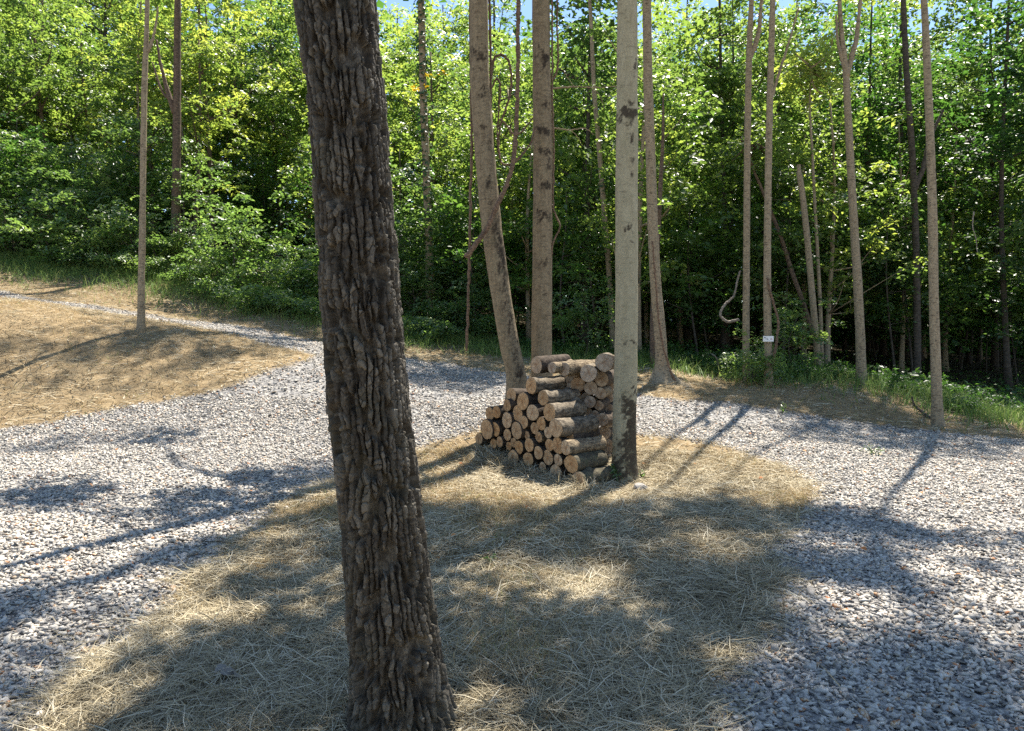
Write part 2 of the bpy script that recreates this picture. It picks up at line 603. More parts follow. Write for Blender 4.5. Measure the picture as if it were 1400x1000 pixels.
def wood_mat(name='sawn_wood', stops=None):
    """sawn log end: growth rings, radial checks; each log its own tint"""
    m, nt, out = nmat(name)
    b = NB(nt)
    tc = b.n('ShaderNodeTexCoord').outputs['Object']
    oi = b.n('ShaderNodeObjectInfo').outputs['Random']
    sx = b.n('ShaderNodeSeparateXYZ')
    b.l(tc, sx.inputs[0])
    r = b.math('SQRT', b.math('ADD', b.math('POWER', sx.outputs[1], 2.0), b.math('POWER', sx.outputs[2], 2.0)))
    nz = b.noise(tc, 14, 4, .6)
    rings = b.math('SINE', b.math('ADD', b.math('MULTIPLY', r, 620.0), b.math('MULTIPLY', nz, 16.0)))
    ang = b.math('ARCTAN2', sx.outputs[2], sx.outputs[1])
    cmb = b.n('ShaderNodeCombineXYZ')
    b.l(b.math('MULTIPLY', ang, 1.2), cmb.inputs[0])
    b.l(b.math('MULTIPLY', oi, 37.0), cmb.inputs[1])
    chk = b.noise(cmb.outputs[0], 6.5, 2, .5)
    base = b.ramp(oi, stops or [(0, (.42, .235, .095)), (.25, (.6, .42, .235)), (.5, (.55, .33, .145)), (.75, (.64, .5, .33)), (1, (.46, .31, .165))])
    blot = b.ramp(b.noise(tc, 26, 4, .7), [(.35, (.62, .52, .45)), (.6, (1.05, 1.02, 1.0))])
    c = b.mix(1.0, base, blot, 'MULTIPLY')
    c = b.mix(b.math('MULTIPLY', b.math('ADD', b.math('MULTIPLY', rings, .5), .5), .42), c, (.2, .11, .055))
    core = b.ramp(b.math('ADD', r, b.math('MULTIPLY', nz, .02)), [(.02, (.72, .62, .55)), (.05, (1, 1, 1))])
    c = b.mix(1.0, c, core, 'MULTIPLY')
    ck = b.ramp(chk, [(.33, (1, 1, 1)), (.38, (0, 0, 0))])
    c = b.mix(b.math('MULTIPLY', ck, .7), c, (.09, .05, .03))
    p = b.n('ShaderNodeBsdfPrincipled')
    b.l(c, p.inputs['Base Color'])
    p.inputs['Roughness'].default_value = .85
    p.inputs['Specular IOR Level'].default_value = .2
    bp = b.n('ShaderNodeBump')
    bp.inputs['Strength'].default_value = .4
    bp.inputs['Distance'].default_value = .004
    b.l(b.math('SUBTRACT', b.noise(tc, 90, 3, .7), b.math('MULTIPLY', ck, 2.0)), bp.inputs['Height'])
    b.l(bp.outputs[0], p.inputs['Normal'])
    b.l(p.outputs[0], out.inputs[0])
    return m


M['ground'] = ground_mat()
M['wood'] = wood_mat()
M['wood_grey'] = wood_mat('weathered_sawn_wood', [(0, (.46, .38, .28)), (.3, (.52, .45, .35)), (.55, (.40, .35, .28)), (.8, (.58, .5, .38)), (1, (.5, .34, .2))])
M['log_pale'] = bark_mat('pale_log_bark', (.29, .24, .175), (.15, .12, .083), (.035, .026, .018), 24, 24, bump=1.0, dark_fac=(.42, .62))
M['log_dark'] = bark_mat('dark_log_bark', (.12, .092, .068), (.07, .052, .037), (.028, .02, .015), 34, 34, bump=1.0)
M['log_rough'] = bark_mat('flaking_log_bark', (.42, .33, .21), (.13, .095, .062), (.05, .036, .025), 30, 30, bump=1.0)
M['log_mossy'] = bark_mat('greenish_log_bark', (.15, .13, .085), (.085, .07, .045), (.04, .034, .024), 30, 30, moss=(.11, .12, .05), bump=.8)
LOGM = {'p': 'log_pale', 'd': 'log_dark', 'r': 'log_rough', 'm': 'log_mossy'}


def plain(name, c, rough=.6):
    m, nt, out = nmat(name)
    b = NB(nt)
    tc = b.n('ShaderNodeTexCoord').outputs['Object']
    p = b.n('ShaderNodeBsdfPrincipled')
    b.l(b.mix(b.math('MULTIPLY', b.noise(tc, 30, 3, .6), .25), c, tuple(x * .6 for x in c)), p.inputs['Base Color'])
    p.inputs['Roughness'].default_value = rough
    b.l(p.outputs[0], out.inputs[0])
    return m


M['sign'] = plain('white_sign_paint', (.8, .8, .78), .5)
M['ink'] = plain('dark_sign_ink', (.03, .03, .03), .6)
M['red_ink'] = plain('red_sign_ink', (.4, .05, .06), .6)

# ------------------------------------------------------------------ ground sheet
def axis(parts):
    out = []
    for a, b_, st in parts:
        out.append(np.arange(a, b_, st))
    out.append(np.array([parts[-1][1]]))
    return np.concatenate(out)


gx = axis([(-400, -60, 40), (-60, -24, 3), (-24, -9, .5), (-9, 11, .11), (11, 24, .5), (24, 60, 3), (60, 400, 40)])
gy = axis([(-300, -30, 40), (-30, -4, 3), (-4, 2, .3), (2, 24, .11), (24, 45, .7), (45, 100, 5), (100, 600, 50)])
GX, GY = np.meshgrid(gx, gy)
GZ = height(GX.ravel(), GY.ravel())
far = np.clip((np.hypot(GX.ravel(), GY.ravel()) - 90) / 60, 0, 1)
GZ = GZ * (1 - far) + 3.0 * far
nx, ny = len(gx), len(gy)
idx = np.arange(nx * ny).reshape(ny, nx)
F = np.stack([idx[:-1, :-1], idx[:-1, 1:], idx[1:, 1:], idx[1:, :-1]], -1).reshape(-1, 4)
sd = road_sd(GX.ravel(), GY.ravel())

# forest edge line (beyond it woodland floor)
EDGE = [(-40, 25.5), (-16, 23.2), (-9.5, 22.6), (-5.2, 21.0), (-2, 19.6), (.5, 18.3), (2.6, 16.2), (4.5, 15.9), (6.6, 15.2), (8.5, 13.9), (12, 13.0), (40, 12)]
_ex = np.array([e[0] for e in EDGE])
_ey = np.array([e[1] for e in EDGE])


def edge_y(x):
    return np.interp(x, _ex, _ey)


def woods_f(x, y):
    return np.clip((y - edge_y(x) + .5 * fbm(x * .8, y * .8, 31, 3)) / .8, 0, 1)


me = mesh_np('ground', np.stack([GX.ravel(), GY.ravel(), GZ], -1), F, M['ground'],
             {'gravel': np.clip(sd / .15 + .5, 0, 1), 'woods': woods_f(GX.ravel(), GY.ravel())}, True)
tag(obj('ground', me), kind='structure')

# ------------------------------------------------------------------ gravel stones
def frustum_pts(n, d0, d1, power=1.0, margin=1.08):
    """points on the ground inside the camera's wedge between two distances, uniform per area"""
    d = np.sqrt(RNG.uniform(d0 ** 2, d1 ** 2, n))
    return RNG.uniform(-1, 1, n) * (.76 * d + 2.0), d


def rot_mats(yaw, tilt, tdir):
    cy, sy = np.cos(yaw), np.sin(yaw)
    Z = np.zeros_like(yaw)
    O = np.ones_like(yaw)
    Rz = np.stack([cy, -sy, Z, sy, cy, Z, Z, Z, O], -1).reshape(-1, 3, 3)
    ax = np.stack([np.cos(tdir), np.sin(tdir), Z], -1)
    c, s = np.cos(tilt), np.sin(tilt)
    K = np.zeros((len(yaw), 3, 3))
    K[:, 0, 2] = ax[:, 1]
    K[:, 1, 2] = -ax[:, 0]
    K[:, 2, 0] = -ax[:, 1]
    K[:, 2, 1] = ax[:, 0]
    I = np.eye(3)[None]
    R = I + s[:, None, None] * K + (1 - c)[:, None, None] * (K @ K)
    return R @ Rz


def stone_shapes(k):
    out = []
    for i in range(k):
        bm = bmesh.new()
        n = 8
        for j in range(n):
            p = RNG.normal(size=3)
            p /= np.linalg.norm(p)
            p = np.sign(p) * np.abs(p) ** .55
            p *= np.array([RNG.uniform(.8, 1.25), RNG.uniform(.55, .9), RNG.uniform(.3, .55)])
            bm.verts.new(p)
        bmesh.ops.convex_hull(bm, input=bm.verts)
        loose = [v for v in bm.verts if not v.link_faces]
        bmesh.ops.delete(bm, geom=loose, context='VERTS')
        bmesh.ops.triangulate(bm, faces=bm.faces)
        bm.verts.index_update()
        out.append((np.array([v.co[:] for v in bm.verts]), np.array([[v.index for v in f.verts] for f in bm.faces])))
        bm.free()
    return out


STONES = stone_shapes(14)


def scatter_stones(x, y, size, tint):
    z = height(x, y)
    parts, tn, off = [], [], 0
    which = RNG.integers(0, len(STONES), len(x))
    R = rot_mats(RNG.uniform(0, 6.283, len(x)), np.abs(RNG.normal(0, .5, len(x))), RNG.uniform(0, 6.283, len(x)))
    for k, (sv, sf) in enumerate(STONES):
        i = np.nonzero(which == k)[0]
        if not len(i):
            continue
        v = np.einsum('nij,kj->nki', R[i], sv) * size[i, None, None]
        v += np.stack([x[i], y[i], z[i] + size[i] * RNG.uniform(-.05, .5, len(i))], -1)[:, None]
        f = sf[None] + (np.arange(len(i)) * len(sv))[:, None, None]
        parts.append((v.reshape(-1, 3), f.reshape(-1, 3)))
        tn.append(np.repeat(tint[i], len(sv)))
    v, f = join_np(parts)
    return v, f, np.concatenate(tn)


sx_, sy_ = [], []
ss_ = []
for n, d0, d1, s0, s1 in ((125000, 2.0, 6.5, .009, .026), (140000, 6.5, 11.5, .011, .025), (100000, 11.5, 20.5, .015, .029)):
    x, y = frustum_pts(n, d0, d1)
    s = road_sd(x, y)
    keep = (s > 0.0) | (RNG.random(n) < np.exp(np.minimum(s, 0) / .07) * .5)
    x, y = x[keep], y[keep]
    sx_.append(x)
    sy_.append(y)
    ss_.append(RNG.uniform(s0, s1, len(x)) * np.where(RNG.random(len(x)) < .07, 1.45, 1) * (.8 + .35 * RNG.random(len(x))))
x = np.concatenate(sx_)
y = np.concatenate(sy_)
s = np.concatenate(ss_)
tint = np.clip(.55 + .25 * RNG.normal(size=len(x)), .02, .93)
odd = RNG.random(len(x))
tint = np.where(odd < .035, .965, np.where(odd < .04, 1.0, tint))
v, f, tn = scatter_stones(x, y, s, tint)
tag(obj('gravel', mesh_np('gravel', v, f, M['gravel'], {'rnd': tn})), kind='stuff', label='pale crushed stone spread over the gravel drive', cat='gravel')

# ------------------------------------------------------------------ grass and straw
def blades(x, y, L, w, up, tint, bend=.35, z0=0.0):
    """ribbon blades; up = 0 lying, 1 standing. 6 verts, 2 quads each"""
    n = len(x)
    z = height(x, y) + z0
    yaw = RNG.uniform(0, 6.283, n)
    d = np.stack([np.cos(yaw), np.sin(yaw), np.zeros(n)], -1)
    el = up
    fw = d * np.cos(el)[:, None] + np.array([0, 0, 1.0])[None] * np.sin(el)[:, None]
    side = np.stack([-np.sin(yaw), np.cos(yaw), np.zeros(n)], -1)
    tw = RNG.normal(0, .5, n)
    nrm = np.cross(side, fw)
    side = side * np.cos(tw)[:, None] + nrm * np.sin(tw)[:, None]
    base = np.stack([x, y, z], -1)
    bd = RNG.normal(0, bend, n)[:, None] * side + (-np.abs(RNG.normal(0, bend * .7, n)) * np.sin(el) - .05)[:, None] * np.array([0, 0, 1.0])[None]
    mid = base + fw * (L * .5)[:, None]
    tip = base + fw * L[:, None] + bd * L[:, None]
    ws = side * (w / 2)[:, None]
    v = np.stack([base - ws, base + ws, mid + ws * .9, mid - ws * .9, tip + ws * .25, tip - ws * .25], 1).reshape(-1, 3)
    o = (np.arange(n) * 6)[:, None, None]
    f = (np.array([[0, 1, 2, 3], [3, 2, 4, 5]])[None] + o).reshape(-1, 4)
    return v, f, np.repeat(tint, 6)


def merge(lst):
    v, f = join_np([(a, b_) for a, b_, _ in lst])
    return v, f, np.concatenate([c for *_, c in lst])


straw, gold, green = [], [], []
for n, d0, d1, wmul in ((270000, 2.0, 5.0, 1.05), (230000, 5.0, 9.5, 1.35), (185000, 9.5, 23.5, 2.2)):
    x, y = frustum_pts(n, d0, d1)
    s = road_sd(x, y)
    wf = woods_f(x, y)
    keep = ((s < .03) | (RNG.random(n) < np.exp(-np.maximum(s, 0) / .1) * .25)) & (wf < .5)
    x, y, s = x[keep], y[keep], s[keep]
    n = len(x)
    patch = fbm(x * 1.1, y * 1.1, 77, 3)
    isgold = RNG.random(n) < np.clip(.36 + patch * .7 - np.clip(6.5 - y, 0, 3) * .09, .06, .75)
    # lying straw
    i = ~isgold
    m = i.sum()
    clump = vnoise(x[i] * 3, y[i] * 3, 8)
    straw.append(blades(x[i], y[i], RNG.uniform(.06, .24, m), RNG.uniform(.0025, .0055, m) * wmul,
                        np.abs(RNG.normal(.08, .16, m)), np.clip(RNG.normal(.55, .3, m) + .15 * clump, 0, 1), .12, RNG.uniform(0, .03, m)))
    i = isgold
    m = i.sum()
    tall = np.clip(.45 + patch[i] * 1.1, .25, .9)
    tn = np.clip(RNG.normal(.45, .2, m), 0, .8)
    tn = np.where(RNG.random(m) < .05 + .1 * (vnoise(x[i] * .7, y[i] * .7, 14) > .35), 1.0, tn)
    gold.append(blades(x[i], y[i], RNG.uniform(.05, .15, m) * tall + .02, RNG.uniform(.002, .004, m) * wmul,
                       np.clip(RNG.normal(.75, .35, m), .05, 1.5), tn, .3))
v, f, tn = merge(straw)
tag(obj('straw_litter', mesh_np('straw_litter', v, f, M['straw'], {'rnd': tn})), kind='stuff', label='loose dry straw lying over the ground', cat='straw')
v, f, tn = merge(gold)
tag(obj('dry_grass', mesh_np('dry_grass', v, f, M['grass_gold'], {'rnd': tn})), kind='stuff', label='short golden dry grass on the banks and island', cat='grass')

# green grass and weeds along the forest edge
n = 60000
x = RNG.uniform(-20, 14, n)
y = edge_y(x) + RNG.normal(.25, .9, n) - np.where(x < -2, .75, 0) + .5 * fbm(x * .8, x * 0 + 3, 12, 3)
keep = (np.abs(x) < .78 * y) & (road_sd(x, y) < -.15) & ((x < 0) | (RNG.random(n) < .45) | (x > 8.2))
x, y = x[keep], y[keep]
n = len(x)
v, f, tn = blades(x, y, RNG.uniform(.15, .5, n), RNG.uniform(.008, .016, n), np.clip(RNG.normal(1.05, .3, n), .3, 1.5), np.clip(RNG.normal(.5, .25, n), 0, 1), .35)
tag(obj('green_grass', mesh_np('green_grass', v, f, M['grass_green'], {'rnd': tn})), kind='stuff', label='long green grass along the edge of the woods', cat='grass')


# ------------------------------------------------------------------ leaves
def leaves(c, nrm, yaw, size, asp=.55):
    """folded diamond leaves at points c; 4 verts, 2 tris"""
    n = len(c)
    nrm = nrm / (np.linalg.norm(nrm, axis=1)[:, None] + 1e-9)
    r = np.stack([np.cos(yaw), np.sin(yaw), np.zeros(n)], -1)
    fw = r - (r * nrm).sum(1)[:, None] * nrm
    fw /= np.linalg.norm(fw, axis=1)[:, None] + 1e-9
    sd_ = np.cross(nrm, fw)
    s = size[:, None]
    droop = -.12
    v = np.stack([c - fw * s * .5, c + sd_ * s * asp * .5 + nrm * s * .08 + fw * s * .02, c + fw * s * .5 + nrm * s * droop,
                  c - sd_ * s * asp * .5 + nrm * s * .08 + fw * s * .02], 1).reshape(-1, 3)
    o = (np.arange(n) * 4)[:, None, None]
    f = (np.array([[0, 2, 1], [0, 3, 2]])[None] + o).reshape(-1, 3)
    return v, f


def sprays(centers, nleaf, rad, size, flat=.28, tilt=.45, out_c=None, asp=.55):
    """leafy twig ends: a flattened, drooping disc of leaves round each centre"""
    k = len(centers)
    m = k * nleaf
    ci = np.repeat(np.arange(k), nleaf)
    rr = rad * (RNG.uniform(.65, 1.35, k))[ci]
    a = RNG.uniform(0, 6.283, m)
    q = np.sqrt(RNG.random(m))
    off = np.stack([np.cos(a) * q * rr, np.sin(a) * q * rr, RNG.normal(0, flat * .5, m) * rr - .35 * q * q * rr], -1)
    # tilt every disc a little
    tv = RNG.normal(0, .3, (k, 2))[ci]
    off[:, 2] += off[:, 0] * tv[:, 0] + off[:, 1] * tv[:, 1]
    c = centers[ci] + off
    nrm = np.stack([RNG.normal(0, tilt, m) - tv[:, 0], RNG.normal(0, tilt, m) - tv[:, 1], np.ones(m)], -1)
    v, f = leaves(c, nrm, a + RNG.normal(0, .7, m), RNG.uniform(.7, 1.25, m) * size, asp)
    base = RNG.uniform(.15, .85, k)[ci]
    tn = np.clip(base + RNG.normal(0, .17, m), 0, 1)
    return v, f, np.repeat(tn, 4)


def crown_points(n, rx, ry, rz, zc, shell=.45, low=.0):
    p = RNG.normal(size=(n, 3))
    p /= np.linalg.norm(p, axis=1)[:, None]
    r = RNG.random(n) ** shell
    lump = 1 + .32 * vnoise(p[:, 0] * 2.3 + 9, p[:, 1] * 2.3 + p[:, 2] * 2, int(RNG.integers(1e6)))
    p = p * (r * lump)[:, None] * np.array([rx, ry, rz])
    p[:, 2] += zc
    return p


def crown_mesh(name, n, rx, ry, rz, zc, nleaf, rad, size, mat, shell=.45, asp=.55):
    c = crown_points(n, rx, ry, rz, zc, shell)
    v, f, tn = sprays(c, nleaf, rad, size, asp=asp)
    return mesh_np(name, v, f, mat, {'rnd': tn}), c


def limbs(axis_pts, ends, r0=.05, nmax=14, rise=.9, zmin=None):
    """thin limbs from a trunk line to chosen spray centres"""
    parts = []
    axis_pts = np.asarray(axis_pts)
    sel = RNG.permutation(len(ends))[:nmax]
    for k, i in enumerate(sel):
        e = ends[i]
        zt = e[2] - rise * np.hypot(*(e[:2] - axis_pts[-1][:2])) * .7
        if zmin is not None:
            zt = max(zt, zmin)
        j = int(np.argmin(np.abs(axis_pts[:, 2] - zt)))
        a = axis_pts[j]
        m_ = (a + e) / 2 + np.array([RNG.normal(0, .15), RNG.normal(0, .15), -.15])
        C = catmull([a, m_, e], 7)
        rr = r0 * RNG.uniform(.6, 1.1)
        parts.append(tube(C, np.linspace(rr, rr * .2, 7), 6, 0, cap=True))
    return parts


# ---- filler prototypes (built at origin, shared between copies)
def trunk_proto(name, h, r, mat, lean=.3, ends=None, nl=10):
    k = 14
    t = np.linspace(0, 1, k)
    C = np.stack([lean * t ** 1.3 + .12 * np.sin(t * 5 + RNG.uniform(0, 6)), .1 * np.sin(t * 4 + RNG.uniform(0, 6)), h * t - .15], -1)
    C[:, :2] -= C[0, :2]
    R = r * (1 - .72 * t) + r * .55 * np.exp(-t * 22)
    parts = [tube(C, R, 10, .1, int(RNG.integers(999)))]
    if ends is not None:
        parts += limbs(C, ends, r * .42, nl)
    v, f = join_np(parts)
    return mesh_np(name, v, f, mat, None, True)


PROTO = {}


def proto_tree(key, h, r, crown, leafm, barkm, lean=.3, nl=12, size=.12, nleaf=60, rad=.5, shell=.45):
    n, rx, ry, rz, zc = crown
    cm, c = crown_mesh('crown', n, rx, ry, rz, zc, nleaf, rad, size, leafm, shell)
    PROTO[key] = (trunk_proto('trunk', h, r, barkm, lean, c, nl), cm)


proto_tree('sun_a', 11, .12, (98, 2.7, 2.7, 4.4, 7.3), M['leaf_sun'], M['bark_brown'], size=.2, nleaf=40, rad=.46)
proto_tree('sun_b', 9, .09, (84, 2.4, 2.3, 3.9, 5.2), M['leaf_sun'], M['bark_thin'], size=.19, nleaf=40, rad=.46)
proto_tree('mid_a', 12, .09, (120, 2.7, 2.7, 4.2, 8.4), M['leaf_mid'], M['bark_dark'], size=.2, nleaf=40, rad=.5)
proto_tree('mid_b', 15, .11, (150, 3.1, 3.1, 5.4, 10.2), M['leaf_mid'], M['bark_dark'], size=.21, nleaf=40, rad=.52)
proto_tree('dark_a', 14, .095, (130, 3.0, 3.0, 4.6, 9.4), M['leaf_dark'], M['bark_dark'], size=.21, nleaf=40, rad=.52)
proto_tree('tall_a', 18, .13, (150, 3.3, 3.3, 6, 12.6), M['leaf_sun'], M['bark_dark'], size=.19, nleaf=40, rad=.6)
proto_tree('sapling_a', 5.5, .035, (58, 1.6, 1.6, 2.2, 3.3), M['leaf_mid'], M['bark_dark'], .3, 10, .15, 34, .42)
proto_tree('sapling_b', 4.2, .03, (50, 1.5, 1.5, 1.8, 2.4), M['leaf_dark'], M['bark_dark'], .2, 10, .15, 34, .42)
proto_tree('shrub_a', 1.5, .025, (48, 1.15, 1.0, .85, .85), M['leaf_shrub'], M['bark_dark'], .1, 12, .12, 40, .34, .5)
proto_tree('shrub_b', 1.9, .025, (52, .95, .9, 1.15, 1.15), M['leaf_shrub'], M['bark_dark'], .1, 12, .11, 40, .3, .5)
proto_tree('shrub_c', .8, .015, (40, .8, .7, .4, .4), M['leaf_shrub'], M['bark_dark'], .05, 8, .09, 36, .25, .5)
proto_tree('shrub_d', .8, .015, (40, .8, .7, .4, .38), M['leaf_dark'], M['bark_dark'], .05, 8, .09, 34, .25, .5)  # same low weed in the darker leaf, its shade carried by colour
_pending = []


def plant(name, key, x, y, rz, sc, label, cat, group=None, zs=1.0, dz=0.0):
    root = empty(name, (x, y, h1(x, y) - .04 + dz), rz)
    root.scale = (sc, sc, sc * zs)
    tag(root, label, cat, group)
    tm, cm = PROTO[key]
    obj('trunk' if 'shrub' not in name else 'stems', tm, root)
    obj('crown' if 'shrub' not in name else 'foliage', cm, root)
    return root

# ------------------------------------------------------------------ the trees one can tell apart
KEY = {}       # name -> (axis points in world, root, sprays list)


def key_trunk(rows, d, htop, nseg, dz, rough, blot=None, d_top=None, flare=.0, taper=.35, seed=0, rand_blot=0):
    """rows: (px, py, width px) from the ground up"""
    P, R = [], []
    ys = [r[1] for r in rows]
    for px, py, w in rows:
        dd = d if d_top is None else d + (d_top - d) * (ys[0] - py) / (ys[0] - ys[-1])
        P.append(at(px, py, dd))
        R.append(w / 2 * dd / FPX)
    P = np.array(P)
    R = np.array(R)
    # down to the ground
    dv = P[1] - P[0]
    gz = h1(P[0][0], P[0][1])
    if P[0][2] > gz - .12:
        ext = P[0] + dv / dv[2] * (gz - .15 - P[0][2])
        P = np.vstack([ext, P])
        R = np.concatenate([[R[0] * 1.06], R])
    dv = P[-1] - P[-3]
    dv /= dv[2]
    top = P[-1] + dv * (htop - P[-1][2]) * np.array([.5, .5, 1])
    midp = (P[-1] + dv * (htop - P[-1][2]) * .5)
    P = np.vstack([P, midp, top])
    R = np.concatenate([R, [R[-1] * .72, R[-1] * taper]])
    L = np.linalg.norm(np.diff(P, axis=0), axis=1).sum()
    n = int(L / dz)
    CR = catmull(np.hstack([P, R[:, None]]), n)
    C, Rr = CR[:, :3], CR[:, 3]
    if flare:
        Rr = Rr * (1 + flare * np.exp(-(C[:, 2] - gz) / .16))
    T, A, B = frames(C)
    th = np.linspace(0, 2 * np.pi, nseg, endpoint=False)
    s = np.concatenate([[0], np.cumsum(np.linalg.norm(np.diff(C, axis=0), axis=1))])
    TH, S = np.meshgrid(th / (2 * np.pi), s)
    rr = Rr[:, None] * (1 + rough * vnoise(TH * 5, S * 1.7, seed, 5) + rough * .6 * vnoise(TH * 11, S * 4.1, seed + 1, 11) + rough * .3 * vnoise(TH * 24, S * 12, seed + 2, 24))
    if flare:
        rr *= 1 + flare * .6 * np.exp(-(C[:, 2] - gz) / .12)[:, None] * np.maximum(0, np.sin(TH * 2 * np.pi * 4 + seed))
    D = np.cos(th)[None, :, None] * A[:, None] + np.sin(th)[None, :, None] * B[:, None]
    V = C[:, None] + rr[..., None] * D
    bl = np.zeros(rr.shape)
    xo = D[..., 0]
    for (py, off, hh, hw, st) in (blot or []):
        z0 = at(700, py, d)[2]
        hz = hh * 1.25 * d / FPX
        wz = C[:, 2][:, None] + hz * 1.1 * fbm(TH * 9, S * 9, seed + 50, 3) + .6 * hz * vnoise(TH * 26, S * 22, seed + 60)
        wx = xo + .55 * fbm(TH * 7, S * 14, seed + 70, 3)
        bl += st * 1.3 * np.exp(-((wz - z0) / hz) ** 2 - ((wx - off) / (hw * 1.3)) ** 2) * (.75 + .5 * vnoise(TH * 40, S * 40, seed + 80))
    if rand_blot:
        bl += rand_blot * np.clip(vnoise(TH * 5, S * 7, seed + 7, 5) - .45, 0, 1) * 1.6
    idx_ = np.arange(n * nseg).reshape(n, nseg)
    a, b_ = idx_[:-1], idx_[1:]
    F = np.stack([a, np.roll(a, -1, 1), np.roll(b_, -1, 1), b_], -1).reshape(-1, 4)
    return C, V.reshape(-1, 3), F, bl.ravel(), gz


def key_tree(rows, d, htop, mat, label, nseg=28, dz=.05, rough=.04, name='tree', **kw):
    C, V, F, bl, gz = key_trunk(rows, d, htop, nseg, dz, rough, **kw)
    base = np.array([C[0][0], C[0][1], gz])
    root = empty(name, base)
    tag(root, label, 'tree')
    o = obj('trunk', mesh_np('trunk', V - base, F, M[mat], {'blotch': bl}, True), root)
    k = len(KEY)
    KEY[k] = dict(C=C, base=base, root=root, top=htop, sprays=[], mat=mat, r=np.linalg.norm(V[-1] - C[-1]))
    return k


# -- the big furrowed trunk in front
def oak():
    d = 2.98
    rows = [(549, 1010, 146), (546, 947, 133), (537.5, 850, 124), (528, 770, 116), (516, 650, 112), (502, 520, 109), (495, 420, 108), (486, 300, 108), (475, 150, 107), (464.5, 53, 106), (458, -10, 105)]
    P = np.array([at(px, py, d) for px, py, w in rows])
    R = np.array([w / 2 * d / FPX for *_, w in rows]) * .925
    top = P[-1] + (P[-1] - P[-4]) / (P[-1] - P[-4])[2] * 3.2 * np.array([.6, .6, 1])
    P = np.vstack([P, top, top + np.array([-.1, .2, 4.0])])
    R = np.concatenate([R, [R[-1] * .85, R[-1] * .4]])
    seg = np.linalg.norm(np.diff(P, axis=0), axis=1).sum()
    CR = catmull(np.hstack([P, R[:, None]]), int(seg / .0037))
    keep = np.ones(len(CR), bool)
    hi = CR[:, 2] > 3.35
    keep[hi] = (np.arange(hi.sum()) % 10) == 0
    CR = CR[keep]
    C, Rr = CR[:, :3], CR[:, 3]
    gz = h1(C[0][0], C[0][1])
    Rr = Rr * (1 + .25 * np.exp(-(C[:, 2] - gz) / .09))
    T, A, B = frames(C)
    N = 640
    th = np.linspace(0, 2 * np.pi, N, endpoint=False)
    s = np.concatenate([[0], np.cumsum(np.linalg.norm(np.diff(C, axis=0), axis=1))])
    TH, S = np.meshgrid(th / (2 * np.pi), s)
    circ = 1.12

    def voro(u, v, per, seed, jit=.9, jv=.9):
        iu = np.floor(u).astype(np.int64)
        iv = np.floor(v).astype(np.int64)
        f1 = np.full(u.shape, 9.0)
        f2 = np.full(u.shape, 9.0)
        cid = np.zeros(u.shape)
        for a in (-1, 0, 1):
            for b_ in (-1, 0, 1):
                cu = iu + a
                sh = hash2(cu % per, cu * 0, seed + 9) * 1.0
                cv = np.floor(v - sh).astype(np.int64) + b_
                pu = cu + .5 + jit * (hash2(cu % per, cv, seed) - .5)
                pv = cv + sh + .5 + jv * (hash2(cu % per, cv, seed + 1) - .5)
                dd = np.hypot(u - pu, v - pv)
                m = dd < f1
                f2 = np.where(m, f1, np.minimum(f2, dd))
                cid = np.where(m, hash2(cu % per, cv, seed + 2), cid)
                f1 = np.where(m, dd, f1)
        return f1, f2, cid

    per = 36
    warp = .9 * vnoise(TH * 4, S * 1.6, 3, 4) + .55 * vnoise(TH * 9, S * 5, 4, 9) + .2 * vnoise(TH * 40, S * 24, 5, 40) + .05 * vnoise(TH * 120, S * 80, 6, 120)
    u = (TH * per + warp) % per
    # ridges: long narrow cells that split and rejoin
    f1, f2, c1 = voro(u, S / .26 + .3 * vnoise(TH * 9, S * 3, 6, 9), per, 40, .62, .95)
    gap = f2 - f1 + .06 * vnoise(TH * 90, S * 60, 31, 90)
    ridge = np.clip((gap - .2) / .1, 0, 1) ** .7
    # cross checks that break a ridge into stacked plates
    f1b, f2b, c2 = voro(u + .2 * vnoise(TH * 60, S * 40, 9, 60), S / .042 + .6 * vnoise(TH * 33, S * 24, 8, 33), per, 60, .6, .95)
    e2 = np.clip((f2b - f1b - .04) / .09, 0, 1)
    fine = .5 * vnoise(TH * 120, S * 100, 11, 120) + .5 * vnoise(TH * 250, S * 210, 12, 250)
    disp = .032 * ridge + .008 * e2 * ridge + .0024 * fine + .010 * (c2 - .5) * ridge * e2 + .006 * (c1 - .5) * ridge - .028
    plate = np.clip(.5 + .5 * (c2 - .5) + .35 * (c1 - .5) + .35 * fine, 0, 1)
    # an old branch scar low on the left
    zs = at(497, 884, d)[2]
    D = np.cos(th)[None, :, None] * A[:, None] + np.sin(th)[None, :, None] * B[:, None]
    scar = np.exp(-((C[:, 2][:, None] - zs) / .03) ** 2 - ((D[..., 0] + .68) / .17) ** 2) * (D[..., 1] < 0)
    disp = disp * (1 - scar) + scar * (-.022 + .008 * fine)
    disp += .008 * vnoise(TH * 4, S * 2.2, 15, 4)
    V = C[:, None] + (Rr[:, None] + disp)[..., None] * D
    n = len(C)
    idx_ = np.arange(n * N).reshape(n, N)
    a, b_ = idx_[:-1], idx_[1:]
    F = np.stack([a, np.roll(a, -1, 1), np.roll(b_, -1, 1), b_], -1).reshape(-1, 4)
    base = np.array([C[0][0], C[0][1], gz])
    root = empty('tree', base)
    tag(root, 'massive leaning foreground tree with deeply furrowed dark bark', 'tree')
    obj('trunk', mesh_np('trunk', V.reshape(-1, 3) - base, F, M['bark_oak'], {'blotch': plate.ravel()}, True), root)
    KEY[len(KEY)] = dict(C=C[::20], base=base, root=root, top=C[-1][2], sprays=[], mat='bark_oak_limb', r=.08)


